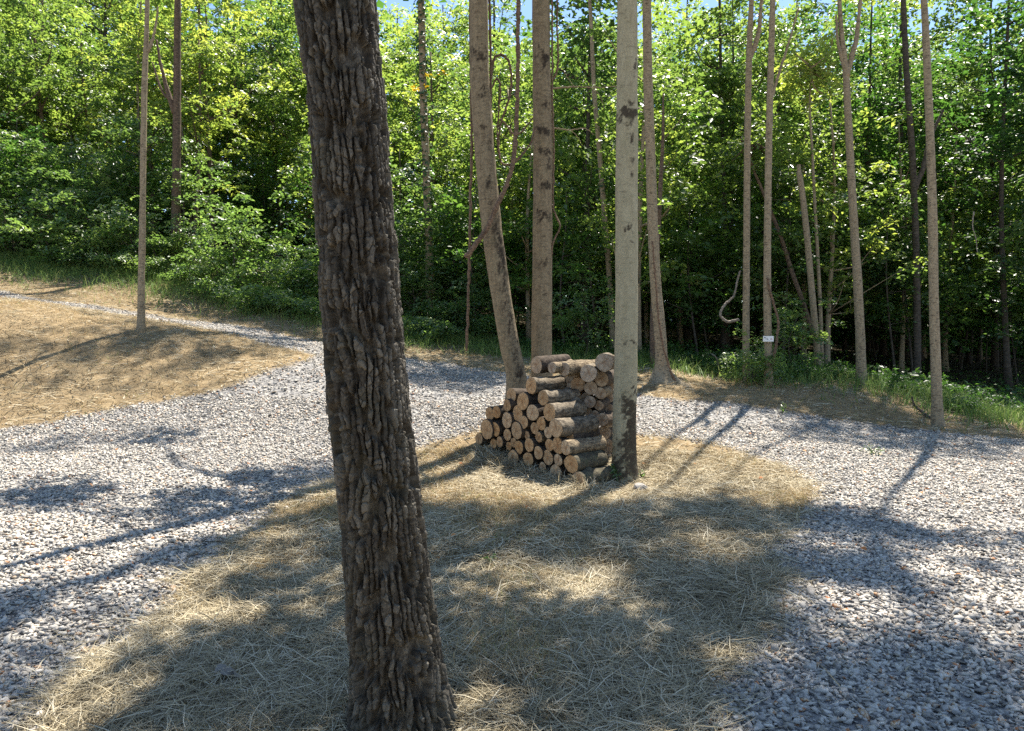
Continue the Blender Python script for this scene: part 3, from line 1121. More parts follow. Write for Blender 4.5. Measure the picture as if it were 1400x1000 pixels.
oak()
T2 = key_tree([(704, 575, 36), (706, 520, 28), (696, 470, 26.5), (683, 390, 27), (671, 300, 27.5), (662, 200, 27), (656, 110, 26), (655, 53, 25), (654, -20, 24)], 10.2, 14.5, 'bark_grey',
              'leaning grey brown tree behind the left half of the woodpile', nseg=40, dz=.03, flare=.3, seed=3, rand_blot=.6,
              blot=[(75, -.1, 14, 1.2, .7), (130, .2, 7, .5, .8), (178, .1, 5, .5, .8), (205, .3, 6, .5, .6), (255, .2, 6, .4, .6), (300, .4, 22, .5, .7), (345, .6, 20, .5, .7), (390, .5, 40, .5, .6), (470, .5, 40, .5, .6), (520, 0, 20, .9, .4)])
T3 = key_tree([(741, 566, 32), (740.5, 490, 29), (741, 420, 28), (742, 300, 26.5), (742, 200, 25.5), (740.5, 100, 25), (740, 53, 24), (739.5, -20, 23)], 10.5, 15.0, 'bark_grey',
              'straight grey brown tree with dark branch scars behind the woodpile top', nseg=40, dz=.03, flare=.25, seed=9, rand_blot=.35,
              blot=[(80, .1, 7, .7, 1), (95, .3, 12, .5, .6), (148, .3, 5, .4, .9), (182, .1, 6, .7, 1.1), (211, -.1, 4, .6, 1.1), (255, .0, 7, .6, 1), (225, .7, 15, .3, .6), (296, -.1, 8, .7, .9), (325, .1, 3, .3, .7), (365, .1, 6, .5, .6), (405, .0, 4, .5, .7), (440, .2, 10, .6, .4)])
T4 = key_tree([(854, 658, 36), (853.5, 600, 33), (854.5, 540, 33), (856, 480, 31.5), (856.5, 400, 30.5), (856.5, 300, 30), (857, 200, 29.5), (857.5, 100, 28), (857.5, 53, 27), (858, -20, 26)], 8.4, 14.0, 'bark_pale',
              'smooth pale trunk with black blotches standing against the right end of the woodpile', nseg=48, dz=.025, flare=.12, seed=17, rand_blot=.1,
              blot=[(158, .2, 8, 1.1, 1.2), (165, -.4, 9, .5, .6), (192, .2, 5, .3, .9), (94, .75, 6, .25, 1.2), (110, .55, 4, .2, .7), (210, .35, 14, .1, .8), (243, .3, 3, .2, .8), (316, .2, 7, .35, 1), (335, .1, 5, .15, .7), (280, -.3, 3, .2, .5), (468, .3, 4, .55, 1.1),
                    (545, .3, 9, .7, .9), (580, .5, 30, .55, .9), (615, .1, 25, .9, .85), (645, .2, 18, 1.2, 1.0), (600, .9, 30, .5, .8), (505, -.6, 4, .3, .4)])
T5 = key_tree([(906, 519, 32), (905, 500, 19), (902, 450, 16.5), (897, 400, 15), (892, 300, 14), (889, 200, 13), (886, 120, 12.5), (885, 53, 12), (884, -20, 11)], 14.0, 17.0, 'bark_thin',
              'pale trunk flared at its foot on the road bank right of the woodpile', nseg=24, flare=.28, seed=23, rand_blot=.5)
T6 = key_tree([(193, 451, 10.5), (193.5, 380, 8.6), (195, 300, 8), (196, 200, 7.6), (198, 100, 7), (200, 53, 6), (202, -20, 5.5)], 14.0, 16, 'bark_thin',
              'lone slender pale tree on the dry grass bank at the left', nseg=16, rough=.06, seed=5, flare=.15)
T9 = key_tree([(1021, 526, 11), (1020, 460, 9.5), (1020.5, 380, 9), (1021, 280, 8.8), (1022, 180, 8.5), (1024, 80, 8), (1028, -20, 6)], 14.7, 18.0, 'bark_thin',
              'thin grey tree that forks high, first left of the tree with the sign', nseg=16, seed=31, rand_blot=.4, flare=.2)
T10 = key_tree([(1051, 530, 12), (1050, 470, 10.5), (1049, 400, 10), (1049.5, 300, 9.3), (1051, 200, 9), (1053, 120, 8.5), (1055, 53, 8), (1057, -20, 7)], 14.1, 17.5, 'bark_thin',
               'thin pale tree with a small white sign nailed to it', nseg=16, seed=37, rand_blot=.5, flare=.15)
T12 = key_tree([(1178, 526, 14), (1176, 460, 12), (1172, 380, 11.5), (1167, 300, 10.5), (1162, 210, 10), (1158, 130, 9), (1156, 95, 8), (1150, 40, 6), (1146, -20, 5)], 15.0, 16.5, 'bark_thin',
               'slim brown grey tree at the woods edge halfway between sign and right side', nseg=16, seed=41, rand_blot=.6, flare=.2)
T13 = key_tree([(1282, 582, 15.5), (1280, 520, 13), (1277, 420, 12), (1275, 300, 11.5), (1272, 200, 10.5), (1268, 100, 9.5), (1266, 53, 9), (1262, -20, 8)], 12.2, 15.5, 'bark_thin',
               'slender straight tan tree on the verge at the far right, nearest of the right-hand trees', nseg=18, seed=43, rand_blot=.3, flare=.15)
T7 = key_tree([(240, 358, 13), (240.5, 300, 12), (241.5, 230, 11), (242, 150, 10), (242.5, 53, 9), (243, -20, 8)], 23.5, 19.0, 'bark_brown',
              'reddish brown trunk rising from the shrubs at the left woods edge', nseg=16, seed=47, flare=.2)
T8 = key_tree([(591, 470, 13), (588, 390, 12), (586, 320, 11), (583, 240, 10.5), (579, 140, 10), (577, 53, 9.5), (575, -20, 9)], 21.0, 19.5, 'bark_thin',
              'grey tree wrapped in green ivy just right of the massive foreground trunk', nseg=16, seed=53, rand_blot=.3)
T15 = key_tree([(838, 480, 8), (833, 380, 7.5), (826, 290, 7), (818, 190, 6.5), (812, 120, 6), (808, 30, 5)], 19.0, 13.0, 'bark_thin',
               'thin mottled leaning tree in the woods behind the pale blotched trunk', nseg=12, seed=59, rand_blot=.8)
T14 = key_tree([(1254, 545, 10), (1254, 440, 9), (1252, 330, 8.5), (1247, 210, 8), (1240, 110, 7.5), (1237, 50, 7), (1234, -20, 6)], 18.5, 15.5, 'bark_dark',
               'dark straight trunk in shade just left of the far-right tan tree', nseg=14, seed=61)
T5b = key_tree([(893, 500, 9), (893, 440, 9), (896, 380, 8.5), (900, 310, 7), (903, 250, 6)], 16.0, 7.0, 'bark_brown',
               'short dull brown trunk close behind the flared pale tree', nseg=12, seed=67)
snag = key_tree([(1120, 523, 10), (1116, 470, 9), (1110, 400, 8.5), (1104, 330, 8), (1097, 265, 7.5), (1093, 240, 7)], 16.5, 5.55, 'bark_thin',
                'leaning dead snag broken off at mid height, right of the sign', nseg=14, seed=71, taper=.8, name='dead_snag')
lean2 = key_tree([(1112, 460, 6), (1100, 420, 6), (1082, 370, 6), (1066, 320, 5.5), (1056, 295, 5), (1040, 255, 4)], 18.0, 6.5, 'bark_brown',
                 'thin crooked trunk leaning left behind the broken snag', nseg=10, seed=73, taper=.6)
thin2 = key_tree([(1124, 500, 5), (1122, 430, 5), (1118, 350, 4.5), (1114, 280, 4), (1110, 200, 3.5)], 17.5, 8.0, 'bark_thin',
                 'very thin straight sapling trunk just right of the broken snag', nseg=10, seed=79)

# ---- overhead leaf sprays: their shade on the ground follows the photograph
SHADE = [  # polygons in the photo, density
    ([(590, 705), (690, 694), (780, 706), (850, 690), (1050, 700), (1075, 760), (1060, 880), (930, 1010), (560, 1010), (80, 1010), (170, 900), (250, 830), (330, 750), (430, 690), (480, 690)], 1.7),
    ([(1062, 705), (1180, 705), (1350, 735), (1460, 740), (1460, 790), (1330, 785), (1210, 820), (1130, 790), (1062, 800)], 1.3),
    ([(1200, 880), (1290, 872), (1460, 868), (1460, 1020), (960, 1020), (1010, 940), (1120, 950)], 1.7),
    ([(-40, 830), (60, 815), (150, 775), (290, 735), (420, 672), (460, 700), (320, 770), (200, 880), (60, 1010), (-40, 1010)], 1.15),
    ([(190, 690), (240, 660), (330, 650), (445, 640), (440, 665), (330, 690), (250, 705)], .75),
    ([(-40, 665), (60, 655), (115, 668), (115, 692), (40, 705), (-40, 700)], .45),
    ([(50, 590), (240, 590), (240, 606), (50, 612)], .3),
    ([(570, 640), (600, 620), (655, 612), (655, 622), (610, 640), (575, 650)], .8),
    ([(-60, 470), (60, 465), (210, 490), (215, 555), (60, 565), (-60, 565)], .05),
    ([(200, 510), (300, 495), (400, 520), (300, 545), (210, 550)], .04),
    ([(250, 412), (330, 405), (445, 440), (445, 468), (330, 448), (250, 432)], .9),
    ([(930, 525), (1130, 535), (1180, 560), (1130, 566), (980, 548), (930, 540)], .8),
    ([(900, 690), (960, 660), (1050, 690), (1050, 700), (900, 705)], .35),
]
LIT = [(805, 785, 42, 24), (640, 765, 55, 10), (610, 815, 30, 26), (705, 800, 26, 10), (860, 830, 40, 10), (990, 905, 50, 16), (1005, 820, 35, 10),
       (370, 775, 32, 14), (455, 800, 25, 18), (690, 735, 35, 8), (740, 690, 60, 10), (440, 695, 25, 10), (300, 845, 35, 14), (445, 860, 25, 14), (640, 930, 40, 14), (930, 735, 30, 9), (1010, 770, 30, 9), (150, 905, 20, 12), (60, 870, 30, 12), (210, 800, 30, 10), (330, 740, 26, 8), (100, 960, 26, 12), (1120, 740, 28, 6)]


def project(p):
    q = p - np.array([0, 0, CAM_Z])
    dpt = q[..., 1] * CP - q[..., 2] * SP
    up = q[..., 1] * SP + q[..., 2] * CP
    return 700 + FPX * q[..., 0] / dpt, 500 - FPX * up / dpt


NS = 20000
gxs = RNG.uniform(-10, 8, NS)
gys = RNG.uniform(2.2, 20, NS)
gzs = height(gxs, gys)
ppx, ppy = project(np.stack([gxs, gys, gzs], -1))
dens = np.zeros(NS)
for poly, dn in SHADE:
    dens = np.maximum(dens, in_poly(ppx, ppy, poly) * dn)
for cx, cy, rx, ry in LIT:
    marg = .17 * FPX / gys
    dens = np.where(((ppx - cx) / (rx + marg * .8)) ** 2 + ((ppy - cy) / (ry + marg * .35)) ** 2 < 1, 0, dens)
dens *= np.clip(.95 + 1.5 * fbm(gxs * 1.5, gys * 1.5, 333, 3), .12, 1.5)
keep = RNG.random(NS) < np.minimum(dens * 13.5, 60) / (NS / (18 * 17.8))
CAND = [KEY[k] for k in (T2, T3, T4, T5, T9, T10, T12, T13, T6, T14, T8, T7)]
for x, y, z in zip(gxs[keep], gys[keep], gzs[keep]):
    best = None
    for trial in range(16):
        h = RNG.uniform(8.3, 19.5) if trial else RNG.uniform(8.3, 11)
        q = np.array([x, y, z]) + SUNV / SUNV[2] * (h - z)
        if h < 1.65 + .475 * q[1] + .55:
            continue
        w = q - SUNV / SUNV[2] * (h - .8)
        if -.65 < w[0] < 1.45 and 7.3 < w[1] < 10.2:
            continue
        for kt in CAND:
            if h > kt['top'] + 1.2:
                continue
            j = int(np.argmin(np.abs(kt['C'][:, 2] - h)))
            dd = np.hypot(*(kt['C'][j][:2] - q[:2])) * (2.6 if kt is KEY[T6] else 1)
            if best is None or dd < best[0]:
                best = (dd, kt, q)
    if best and best[0] < 5.0:
        best[1]['sprays'].append(best[2])

# the front tree carries its own crown above the camera (shades the ground behind)
for _ in range(60):
    a = RNG.uniform(0, 6.28)
    q = KEY[0]['C'][-1] + np.array([math.cos(a) * RNG.uniform(.3, 2.2), math.sin(a) * RNG.uniform(.3, 1.6) - .8, RNG.uniform(-1.5, 1.5)])
    KEY[0]['sprays'].append(q)
for k, (nn, rx, rz, dzz) in {T6: (60, 1.3, 1.5, -1.0), T15: (50, 1.2, 1.6, 0)}.items():
    KEY[k]['sprays'] += list(KEY[k]['C'][-1] + crown_points(nn, rx, rx, rz, dzz))
for k in (T7, T8, T14):
    KEY[k]['sprays'] += list(KEY[k]['C'][-1] + crown_points(170 if k == T14 else 60, 2.3, 2.3, 3.2, -2.0))
for k in (lean2, thin2):
    KEY[k]['sprays'] += list(KEY[k]['C'][-1] + crown_points(26, .9, .9, .9, .1))
for kt in KEY.values():
    if kt['root'].name.startswith('dead') or not kt['sprays']:
        continue
    c = np.array(kt['sprays'])
    near = c[:, 1].mean() < 12.5
    v, f, tn = sprays(c, 58, .36 if near else .5, .13, asp=.6)
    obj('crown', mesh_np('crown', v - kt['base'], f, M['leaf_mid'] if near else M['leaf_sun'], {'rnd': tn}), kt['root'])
    pts = limbs(kt['C'], c, .045, 12, zmin=1.9 + .5 * kt['base'][1])
    for v, f in pts:
        obj('branch', mesh_np('branch', v - kt['base'], f, M[kt['mat']], {'blotch': np.zeros(len(v))}, True), kt['root'])


def pix_tube(path, d, r, nseg=8, n=None):
    """path of photo pixels (px, py[, d]) at distance d"""
    P = np.array([at(p[0], p[1], p[2] if len(p) > 2 else d) for p in path])
    C = catmull(P, n or 8 * len(path))
    C = C + .004 * RNG.normal(size=C.shape)
    R = np.linspace(r[0], r[1], len(C)) * (1 + .12 * vnoise(np.arange(len(C)) * .7, np.zeros(len(C)), 3))
    return tube(C, R, nseg, .12, 1)


# forks and limbs that show on the nearer trees
def branch_on(k, paths, name='branch'):
    kt = KEY[k]
    for path, d, r in paths:
        v, f = pix_tube(path, d, r)
        obj(name, mesh_np(name, v - kt['base'], f, M[kt['mat']], {'blotch': np.zeros(len(v))}, True), kt['root'])


branch_on(T9, [([(1023, 85), (1031, 65), (1037, 45), (1042, -10)], 14.7, (.055, .03))])
branch_on(T10, [([(1053, 140), (1065, 100), (1078, 60), (1092, 10)], 14.1, (.035, .015))])
branch_on(T12, [([(1157, 105), (1164, 80), (1170, 55), (1178, -10)], 15.0, (.06, .03)), ([(1156, 100), (1146, 60), (1143, 20)], 15.0, (.04, .02))])
branch_on(T6, [([(199, 75), (206, 62), (211, 45), (216, 10)], 14.0, (.035, .015))])
branch_on(T7, [([(239, 155), (228, 120), (220, 90), (214, 55)], 23.5, (.09, .03)), ([(236, 140), (222, 125), (208, 85)], 23.5, (.05, .02))])
branch_on(T14, [([(1250, 260), (1262, 230), (1272, 190), (1290, 150)], 18.5, (.07, .03))])
branch_on(T3, [([(756, 121), (790, 119), (815, 120), (845, 118)], 11.5, (.014, .005)), ([(756, 175), (780, 178), (800, 176), (812, 184)], 12.0, (.012, .004)), ([(785, 119), (775, 105), (768, 92)], 11.5, (.007, .003)),
               ([(812, 120), (822, 135), (826, 150)], 11.5, (.006, .003)), ([(780, 178), (790, 188), (796, 200)], 12.0, (.006, .003))], 'dead_branch')

# ivy sleeve on T8
C8 = KEY[T8]['C']
zz = C8[(C8[:, 2] > 4.2)]
ii = RNG.integers(0, len(zz), 1500)
a = RNG.uniform(0, 6.283, 1500)
rr = RNG.uniform(.1, .26, 1500)
c = zz[ii] + np.stack([np.cos(a) * rr, np.sin(a) * rr, RNG.normal(0, .1, 1500)], -1)
v, f = leaves(c, np.stack([np.cos(a), np.sin(a), np.full(1500, .6)], -1), RNG.uniform(0, 6.28, 1500), RNG.uniform(.09, .14, 1500), .8)
obj('ivy', mesh_np('ivy', v - KEY[T8]['base'], f, M['leaf_dark'], {'rnd': np.repeat(RNG.random(1500), 4)}), KEY[T8]['root'])
# a few yellowing leaves on it
c = np.array([at(px, py, 19.5) for px, py in [(600, 97), (591, 104), (568, 116), (576, 120)]])
v, f, tn = sprays(c, 9, .2, .13)
obj('yellow_leaves', mesh_np('yellow_leaves', v - KEY[T8]['base'], f, M['leaf_yellow'], {'rnd': tn}), KEY[T8]['root'])


# ---- vines
def vine(path, d, r, label, mat='vine'):
    v, f = pix_tube(path, d, r, 8, 12 * len(path))
    b = v[:8].mean(0)
    o = obj('vine', mesh_np('vine', v - b, f, M[mat], None, True))
    o.location = b
    tag(o, label, 'vine')


vine([(637, 352), (650, 335), (666, 312), (680, 280), (692, 255), (701, 225), (705, 190), (707, 140), (708, 90), (708, 40), (709, -20)], 9.95, (.034, .026), 'thick orange brown vine swinging up past the leaning tree')
vine([(638, 480), (641, 380), (643, 280), (645, 190), (644, 110), (643, 40), (643, -20)], 10.3, (.018, .02), 'straight dark vine hanging down left of the leaning tree')
vine([(682, 330), (679, 270), (674, 215), (671, 150), (671, 100), (670, 40), (669, -20)], 10.35, (.016, .018), 'dark vine hugging the right side of the leaning trunk')
vine([(671, 110), (676, 80), (686, 75), (696, 86), (699, 108), (697, 130), (691, 150), (685, 168), (682, 185), (681, 200), (685, 222), (693, 226), (702, 222)], 10.4, (.02, .012), 'vine curling in a tall loop between the two grey trunks')
vine([(672, 120), (679, 108), (684, 118), (682, 150), (680, 190), (684, 215)], 10.6, (.014, .01), 'small inner vine loop hanging inside the tall loop')
vine([(702, 225), (715, 210), (726, 195), (732, 175)], 10.3, (.014, .012), 'lower orange vine crossing to the straight grey trunk')
vine([(684, 163), (693, 172), (703, 184), (712, 181), (722, 170), (730, 160)], 10.5, (.012, .011), 'upper vine sagging across to the straight grey trunk')
vine([(754, 350), (757, 330), (766, 310), (762, 300), (757, 285), (757, 200), (755, 120), (755, 40), (755, -20)], 10.45, (.012, .014), 'kinked dark vine along the right side of the straight grey trunk')
vine([(756, 110), (762, 95), (763, 75), (762, 40), (762, -20)], 10.5, (.015, .012), 'short vine curving off the straight grey trunk near the top')
vine([(1010, 437), (995, 440), (985, 432), (990, 418), (1003, 405), (1008, 385), (1012, 370)], 14.9, (.03, .018), 'grey vine loop hanging left of the forked thin tree', 'twig')
vine([(1056, 500), (1061, 470), (1064, 440), (1059, 420), (1052, 395), (1049, 380)], 14.0, (.03, .02), 'vine bowed out from the right side of the sign tree')
vine([(931, 530), (920, 515), (913, 495), (906, 470), (900, 430), (896, 380), (892, 330)], 13.75, (.022, .016), 'thin root-like vine down the front of the flared pale tree')
vine([(1331, 290), (1330, 310), (1334, 325), (1336, 345)], 12.0, (.01, .006), 'pale dangling vine end near the right edge', 'twig')

# ---- sign on the tree
p = at(1050.5, 463.5, 13.88)
root = empty('sign', p)
tag(root, 'small white rectangular sign with dark smudged marks on a thin tree', 'sign')
W, H = pxsize(14.5, 13.9), pxsize(7.6, 13.9)


def box_mesh(name, sx, sy, sz, mat, off=(0, 0, 0), bev=.0):
    bm = bmesh.new()
    bmesh.ops.create_cube(bm, size=1)
    for vv in bm.verts:
        vv.co = Vector((vv.co.x * sx, vv.co.y * sy, vv.co.z * sz)) + Vector(off)
    if bev:
        bmesh.ops.bevel(bm, geom=bm.edges, offset=bev, segments=2, affect='EDGES')
    me_ = bpy.data.meshes.new(name)
    bm.to_mesh(me_)
    bm.free()
    me_.materials.append(mat)
    return me_


obj('board', box_mesh('board', W, .012, H, M['sign'], bev=.003), root)
kx, kz = W / 14.5, H / 7.6
for dx, dz, w, h, rot, m_ in ((-5.0, 1.6, 2.4, .9, .15, 'ink'), (-4.4, .9, 1.0, .8, .0, 'ink'), (-2.2, .6, 1.2, .7, .6, 'ink'), (-1.4, -.6, 1.9, .8, .7, 'ink'), (4.0, -.4, 2.0, 1.0, 0, 'red_ink'), (3.6, .2, .8, .5, .3, 'ink')):
    o = obj('mark', box_mesh('mark', w * kx, .004, h * kz, M[m_], bev=.001), root)
    o.location = (dx * kx, -.0075, dz * kz)
    o.rotation_euler = (0, rot, 0)

# ------------------------------------------------------------------ the woodpile
AX_L = np.array([.775, .625, .02])
AX_R = np.array([.27, .96, .0])
ZF = 1143 / 240.0


def log(zx, zy, rw, rh, kind, length, barkk, label, back=0.0, knob=None, face_tint=None):
    px, py = 640 + zx / ZF, 470 + zy / ZF
    u = (px - 700) / FPX
    if kind == 'L':
        Y = 5.527 / (.78 * u + .62) + back
        ax = AX_L.copy()
        ax[:2] = [math.cos(math.atan2(ax[1], ax[0]) + (rw / rh - .62) * .5), math.sin(math.atan2(ax[1], ax[0]) + (rw / rh - .62) * .5)]
    else:
        Y = 8.74 / (.25 * u + .97) + back
        ax = AX_R.copy()
        ax[0] += RNG.normal(0, .05)
    ax[2] += RNG.normal(0, .02)
    ax /= np.linalg.norm(ax)
    p = at(px, py, Y)
    r = rh / ZF * Y / FPX
    N = 26
    th = np.linspace(0, 2 * np.pi, N, endpoint=False)
    sd_ = int(RNG.integers(9999))
    prof = 1 + .07 * vnoise(th * 4 / 6.283, 0 * th, sd_, 4) + .03 * vnoise(th * 11 / 6.283, 0 * th, sd_ + 1, 11)
    xs = np.concatenate([[0, .006], np.linspace(.03, length - .02, 22), [length]])
    bend = RNG.normal(0, .012)
    V = []
    for i, xx in enumerate(xs):
        q = prof * (1 + .05 * vnoise(th * 6 / 6.283, np.full(N, xx * 9), sd_ + 3, 6) + .035 * vnoise(th * 13 / 6.283, np.full(N, xx * 25), sd_ + 4, 13))
        rr = r * q * (.985 if i == 0 else 1.0)
        if knob:
            kx_, kt, ks, kh = knob
            dth = (th - kt + math.pi) % (2 * math.pi) - math.pi
            rr = rr + kh * np.exp(-((xx - kx_) / ks) ** 2 - (dth * r / ks) ** 2)
        V.append(np.stack([np.full(N, xx), rr * np.cos(th) + bend * math.sin(xx * 4), rr * np.sin(th)], -1))
    V = np.array(V)
    n = len(xs)
    idx_ = np.arange(n * N).reshape(n, N)
    a, b_ = idx_[:-1], idx_[1:]
    F = np.stack([a, b_, np.roll(b_, -1, 1), np.roll(a, -1, 1)], -1).reshape(-1, 4)
    verts = np.vstack([V.reshape(-1, 3), V[-1].mean(0)])
    ks_ = np.arange(0, N, 2)
    F = np.vstack([F, np.stack([np.full(len(ks_), n * N), idx_[-1][(ks_ + 2) % N], idx_[-1][(ks_ + 1) % N], idx_[-1][ks_]], -1)])
    me_ = mesh_np('log', verts, F, M[LOGM[barkk]], None, True)
    o = obj('log', me_)
    X = Vector(ax)
    Z = Vector((0, 0, 1))
    Yv = Z.cross(X).normalized()
    Z = X.cross(Yv)
    R = Matrix((X, Yv, Z)).transposed()
    roll = Matrix.Rotation(RNG.uniform(-.4, .4) if knob else RNG.uniform(0, 6.28), 3, 'X')
    o.matrix_world = Matrix.Translation(Vector(p)) @ (R @ roll).to_4x4()
    tag(o, label, 'log', 'logs stacked in the woodpile')
    # the sawn face, a slightly rough disc inside the bark rim
    rings = [0, .3, .6, .85, .99]
    fv = [np.array([[-.003, 0, 0]])]
    rim = V[0][:, 1:]
    ctr = rim.mean(0)
    for q in rings[1:]:
        jx = -.003 + RNG.normal(0, .0012, N) if q < .99 else np.full(N, .0)
        fv.append(np.column_stack([jx, ctr + (rim - ctr) * q]))
    fv = np.vstack(fv)
    tri = [[0, 1 + (k + 1) % N, 1 + k] for k in range(N)]
    for i in range(len(rings) - 2):
        o0, o1 = 1 + i * N, 1 + (i + 1) * N
        for k in range(N):
            k2 = (k + 1) % N
            tri += [[o0 + k, o0 + k2, o1 + k2], [o0 + k, o1 + k2, o1 + k]]
    fo = obj('cut_face', mesh_np('cut_face', fv, np.array(tri), M['wood_grey' if kind == 'R' or back > .25 else 'wood'], None, False), o)
    return o


PI = math.pi
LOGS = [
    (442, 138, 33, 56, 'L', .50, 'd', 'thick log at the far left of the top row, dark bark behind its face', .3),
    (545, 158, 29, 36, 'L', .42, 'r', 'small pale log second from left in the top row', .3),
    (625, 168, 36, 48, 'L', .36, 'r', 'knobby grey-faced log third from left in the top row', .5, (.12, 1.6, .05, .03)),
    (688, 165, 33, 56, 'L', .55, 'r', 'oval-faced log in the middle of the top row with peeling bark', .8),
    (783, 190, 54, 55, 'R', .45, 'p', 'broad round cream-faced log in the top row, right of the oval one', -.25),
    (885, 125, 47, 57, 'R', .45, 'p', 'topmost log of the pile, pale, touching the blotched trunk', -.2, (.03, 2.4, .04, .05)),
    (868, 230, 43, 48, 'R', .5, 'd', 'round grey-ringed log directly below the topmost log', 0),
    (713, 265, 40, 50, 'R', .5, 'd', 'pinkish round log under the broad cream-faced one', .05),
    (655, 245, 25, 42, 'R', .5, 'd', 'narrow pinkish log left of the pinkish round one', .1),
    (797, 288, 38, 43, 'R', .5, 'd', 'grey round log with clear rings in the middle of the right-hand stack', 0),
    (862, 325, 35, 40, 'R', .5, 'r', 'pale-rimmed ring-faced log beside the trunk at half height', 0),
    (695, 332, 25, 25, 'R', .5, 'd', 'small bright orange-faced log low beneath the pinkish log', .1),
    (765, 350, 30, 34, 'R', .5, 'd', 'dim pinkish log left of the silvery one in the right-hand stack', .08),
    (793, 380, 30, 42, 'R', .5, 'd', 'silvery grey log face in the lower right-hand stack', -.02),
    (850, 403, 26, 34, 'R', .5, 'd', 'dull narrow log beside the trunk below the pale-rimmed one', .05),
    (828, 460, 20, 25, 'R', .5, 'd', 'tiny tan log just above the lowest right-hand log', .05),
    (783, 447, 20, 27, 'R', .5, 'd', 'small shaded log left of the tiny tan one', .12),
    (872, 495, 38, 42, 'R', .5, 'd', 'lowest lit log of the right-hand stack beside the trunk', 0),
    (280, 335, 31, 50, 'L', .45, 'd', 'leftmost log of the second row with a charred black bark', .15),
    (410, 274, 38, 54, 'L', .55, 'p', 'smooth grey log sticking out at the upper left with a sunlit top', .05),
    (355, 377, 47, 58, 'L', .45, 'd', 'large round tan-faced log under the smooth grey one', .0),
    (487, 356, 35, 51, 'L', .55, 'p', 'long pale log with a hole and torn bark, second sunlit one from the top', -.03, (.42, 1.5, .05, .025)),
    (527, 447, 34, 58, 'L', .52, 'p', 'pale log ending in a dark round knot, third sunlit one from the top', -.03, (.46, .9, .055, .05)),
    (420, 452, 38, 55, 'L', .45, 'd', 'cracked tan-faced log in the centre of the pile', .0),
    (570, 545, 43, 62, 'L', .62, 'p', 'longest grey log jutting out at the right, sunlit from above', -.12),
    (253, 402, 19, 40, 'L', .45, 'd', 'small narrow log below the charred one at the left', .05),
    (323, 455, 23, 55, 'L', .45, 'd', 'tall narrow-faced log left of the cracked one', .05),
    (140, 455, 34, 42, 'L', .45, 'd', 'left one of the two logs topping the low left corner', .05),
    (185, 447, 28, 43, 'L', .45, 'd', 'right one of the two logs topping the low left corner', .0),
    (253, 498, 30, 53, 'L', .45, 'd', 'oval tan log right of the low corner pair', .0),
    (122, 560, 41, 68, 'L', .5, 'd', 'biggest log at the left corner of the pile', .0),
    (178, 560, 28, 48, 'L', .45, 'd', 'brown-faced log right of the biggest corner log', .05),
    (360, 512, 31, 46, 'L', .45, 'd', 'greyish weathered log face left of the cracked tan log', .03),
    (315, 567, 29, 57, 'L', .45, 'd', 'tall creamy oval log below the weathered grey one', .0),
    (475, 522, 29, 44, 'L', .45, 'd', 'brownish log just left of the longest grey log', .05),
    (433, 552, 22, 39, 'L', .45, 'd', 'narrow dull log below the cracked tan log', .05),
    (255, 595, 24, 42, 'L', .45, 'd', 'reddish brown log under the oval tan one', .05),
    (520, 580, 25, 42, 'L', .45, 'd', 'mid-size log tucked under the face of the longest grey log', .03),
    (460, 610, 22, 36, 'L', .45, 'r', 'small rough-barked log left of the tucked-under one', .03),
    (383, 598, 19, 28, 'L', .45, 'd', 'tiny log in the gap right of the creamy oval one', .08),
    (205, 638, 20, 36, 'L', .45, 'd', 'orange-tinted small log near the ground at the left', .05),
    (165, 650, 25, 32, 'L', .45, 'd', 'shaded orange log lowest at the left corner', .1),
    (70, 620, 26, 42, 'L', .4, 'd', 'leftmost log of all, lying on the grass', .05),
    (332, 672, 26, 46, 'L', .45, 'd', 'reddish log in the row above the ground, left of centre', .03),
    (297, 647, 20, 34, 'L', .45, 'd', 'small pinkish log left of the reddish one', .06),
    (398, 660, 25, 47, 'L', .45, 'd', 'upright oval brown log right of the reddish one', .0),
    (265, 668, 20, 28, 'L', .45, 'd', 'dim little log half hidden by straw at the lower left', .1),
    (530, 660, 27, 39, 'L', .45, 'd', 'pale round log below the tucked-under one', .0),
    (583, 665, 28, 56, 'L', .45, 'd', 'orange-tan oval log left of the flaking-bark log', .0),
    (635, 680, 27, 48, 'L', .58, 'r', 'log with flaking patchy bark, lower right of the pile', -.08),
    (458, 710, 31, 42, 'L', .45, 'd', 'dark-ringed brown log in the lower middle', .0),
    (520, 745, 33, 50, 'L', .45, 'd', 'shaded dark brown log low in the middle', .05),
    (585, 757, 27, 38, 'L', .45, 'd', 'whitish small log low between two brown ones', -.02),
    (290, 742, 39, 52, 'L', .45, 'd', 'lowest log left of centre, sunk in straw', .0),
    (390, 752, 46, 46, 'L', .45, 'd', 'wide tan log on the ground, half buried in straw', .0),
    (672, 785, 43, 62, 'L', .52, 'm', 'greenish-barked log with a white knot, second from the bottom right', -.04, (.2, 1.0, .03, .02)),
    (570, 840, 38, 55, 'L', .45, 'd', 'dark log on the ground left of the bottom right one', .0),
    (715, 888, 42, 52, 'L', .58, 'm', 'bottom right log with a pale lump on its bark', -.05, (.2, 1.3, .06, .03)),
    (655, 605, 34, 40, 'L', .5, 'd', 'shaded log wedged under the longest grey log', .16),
    (485, 800, 25, 30, 'L', .45, 'd', 'little log at ground level in the lower middle', .06),
]
for row in LOGS:
    log(*row)
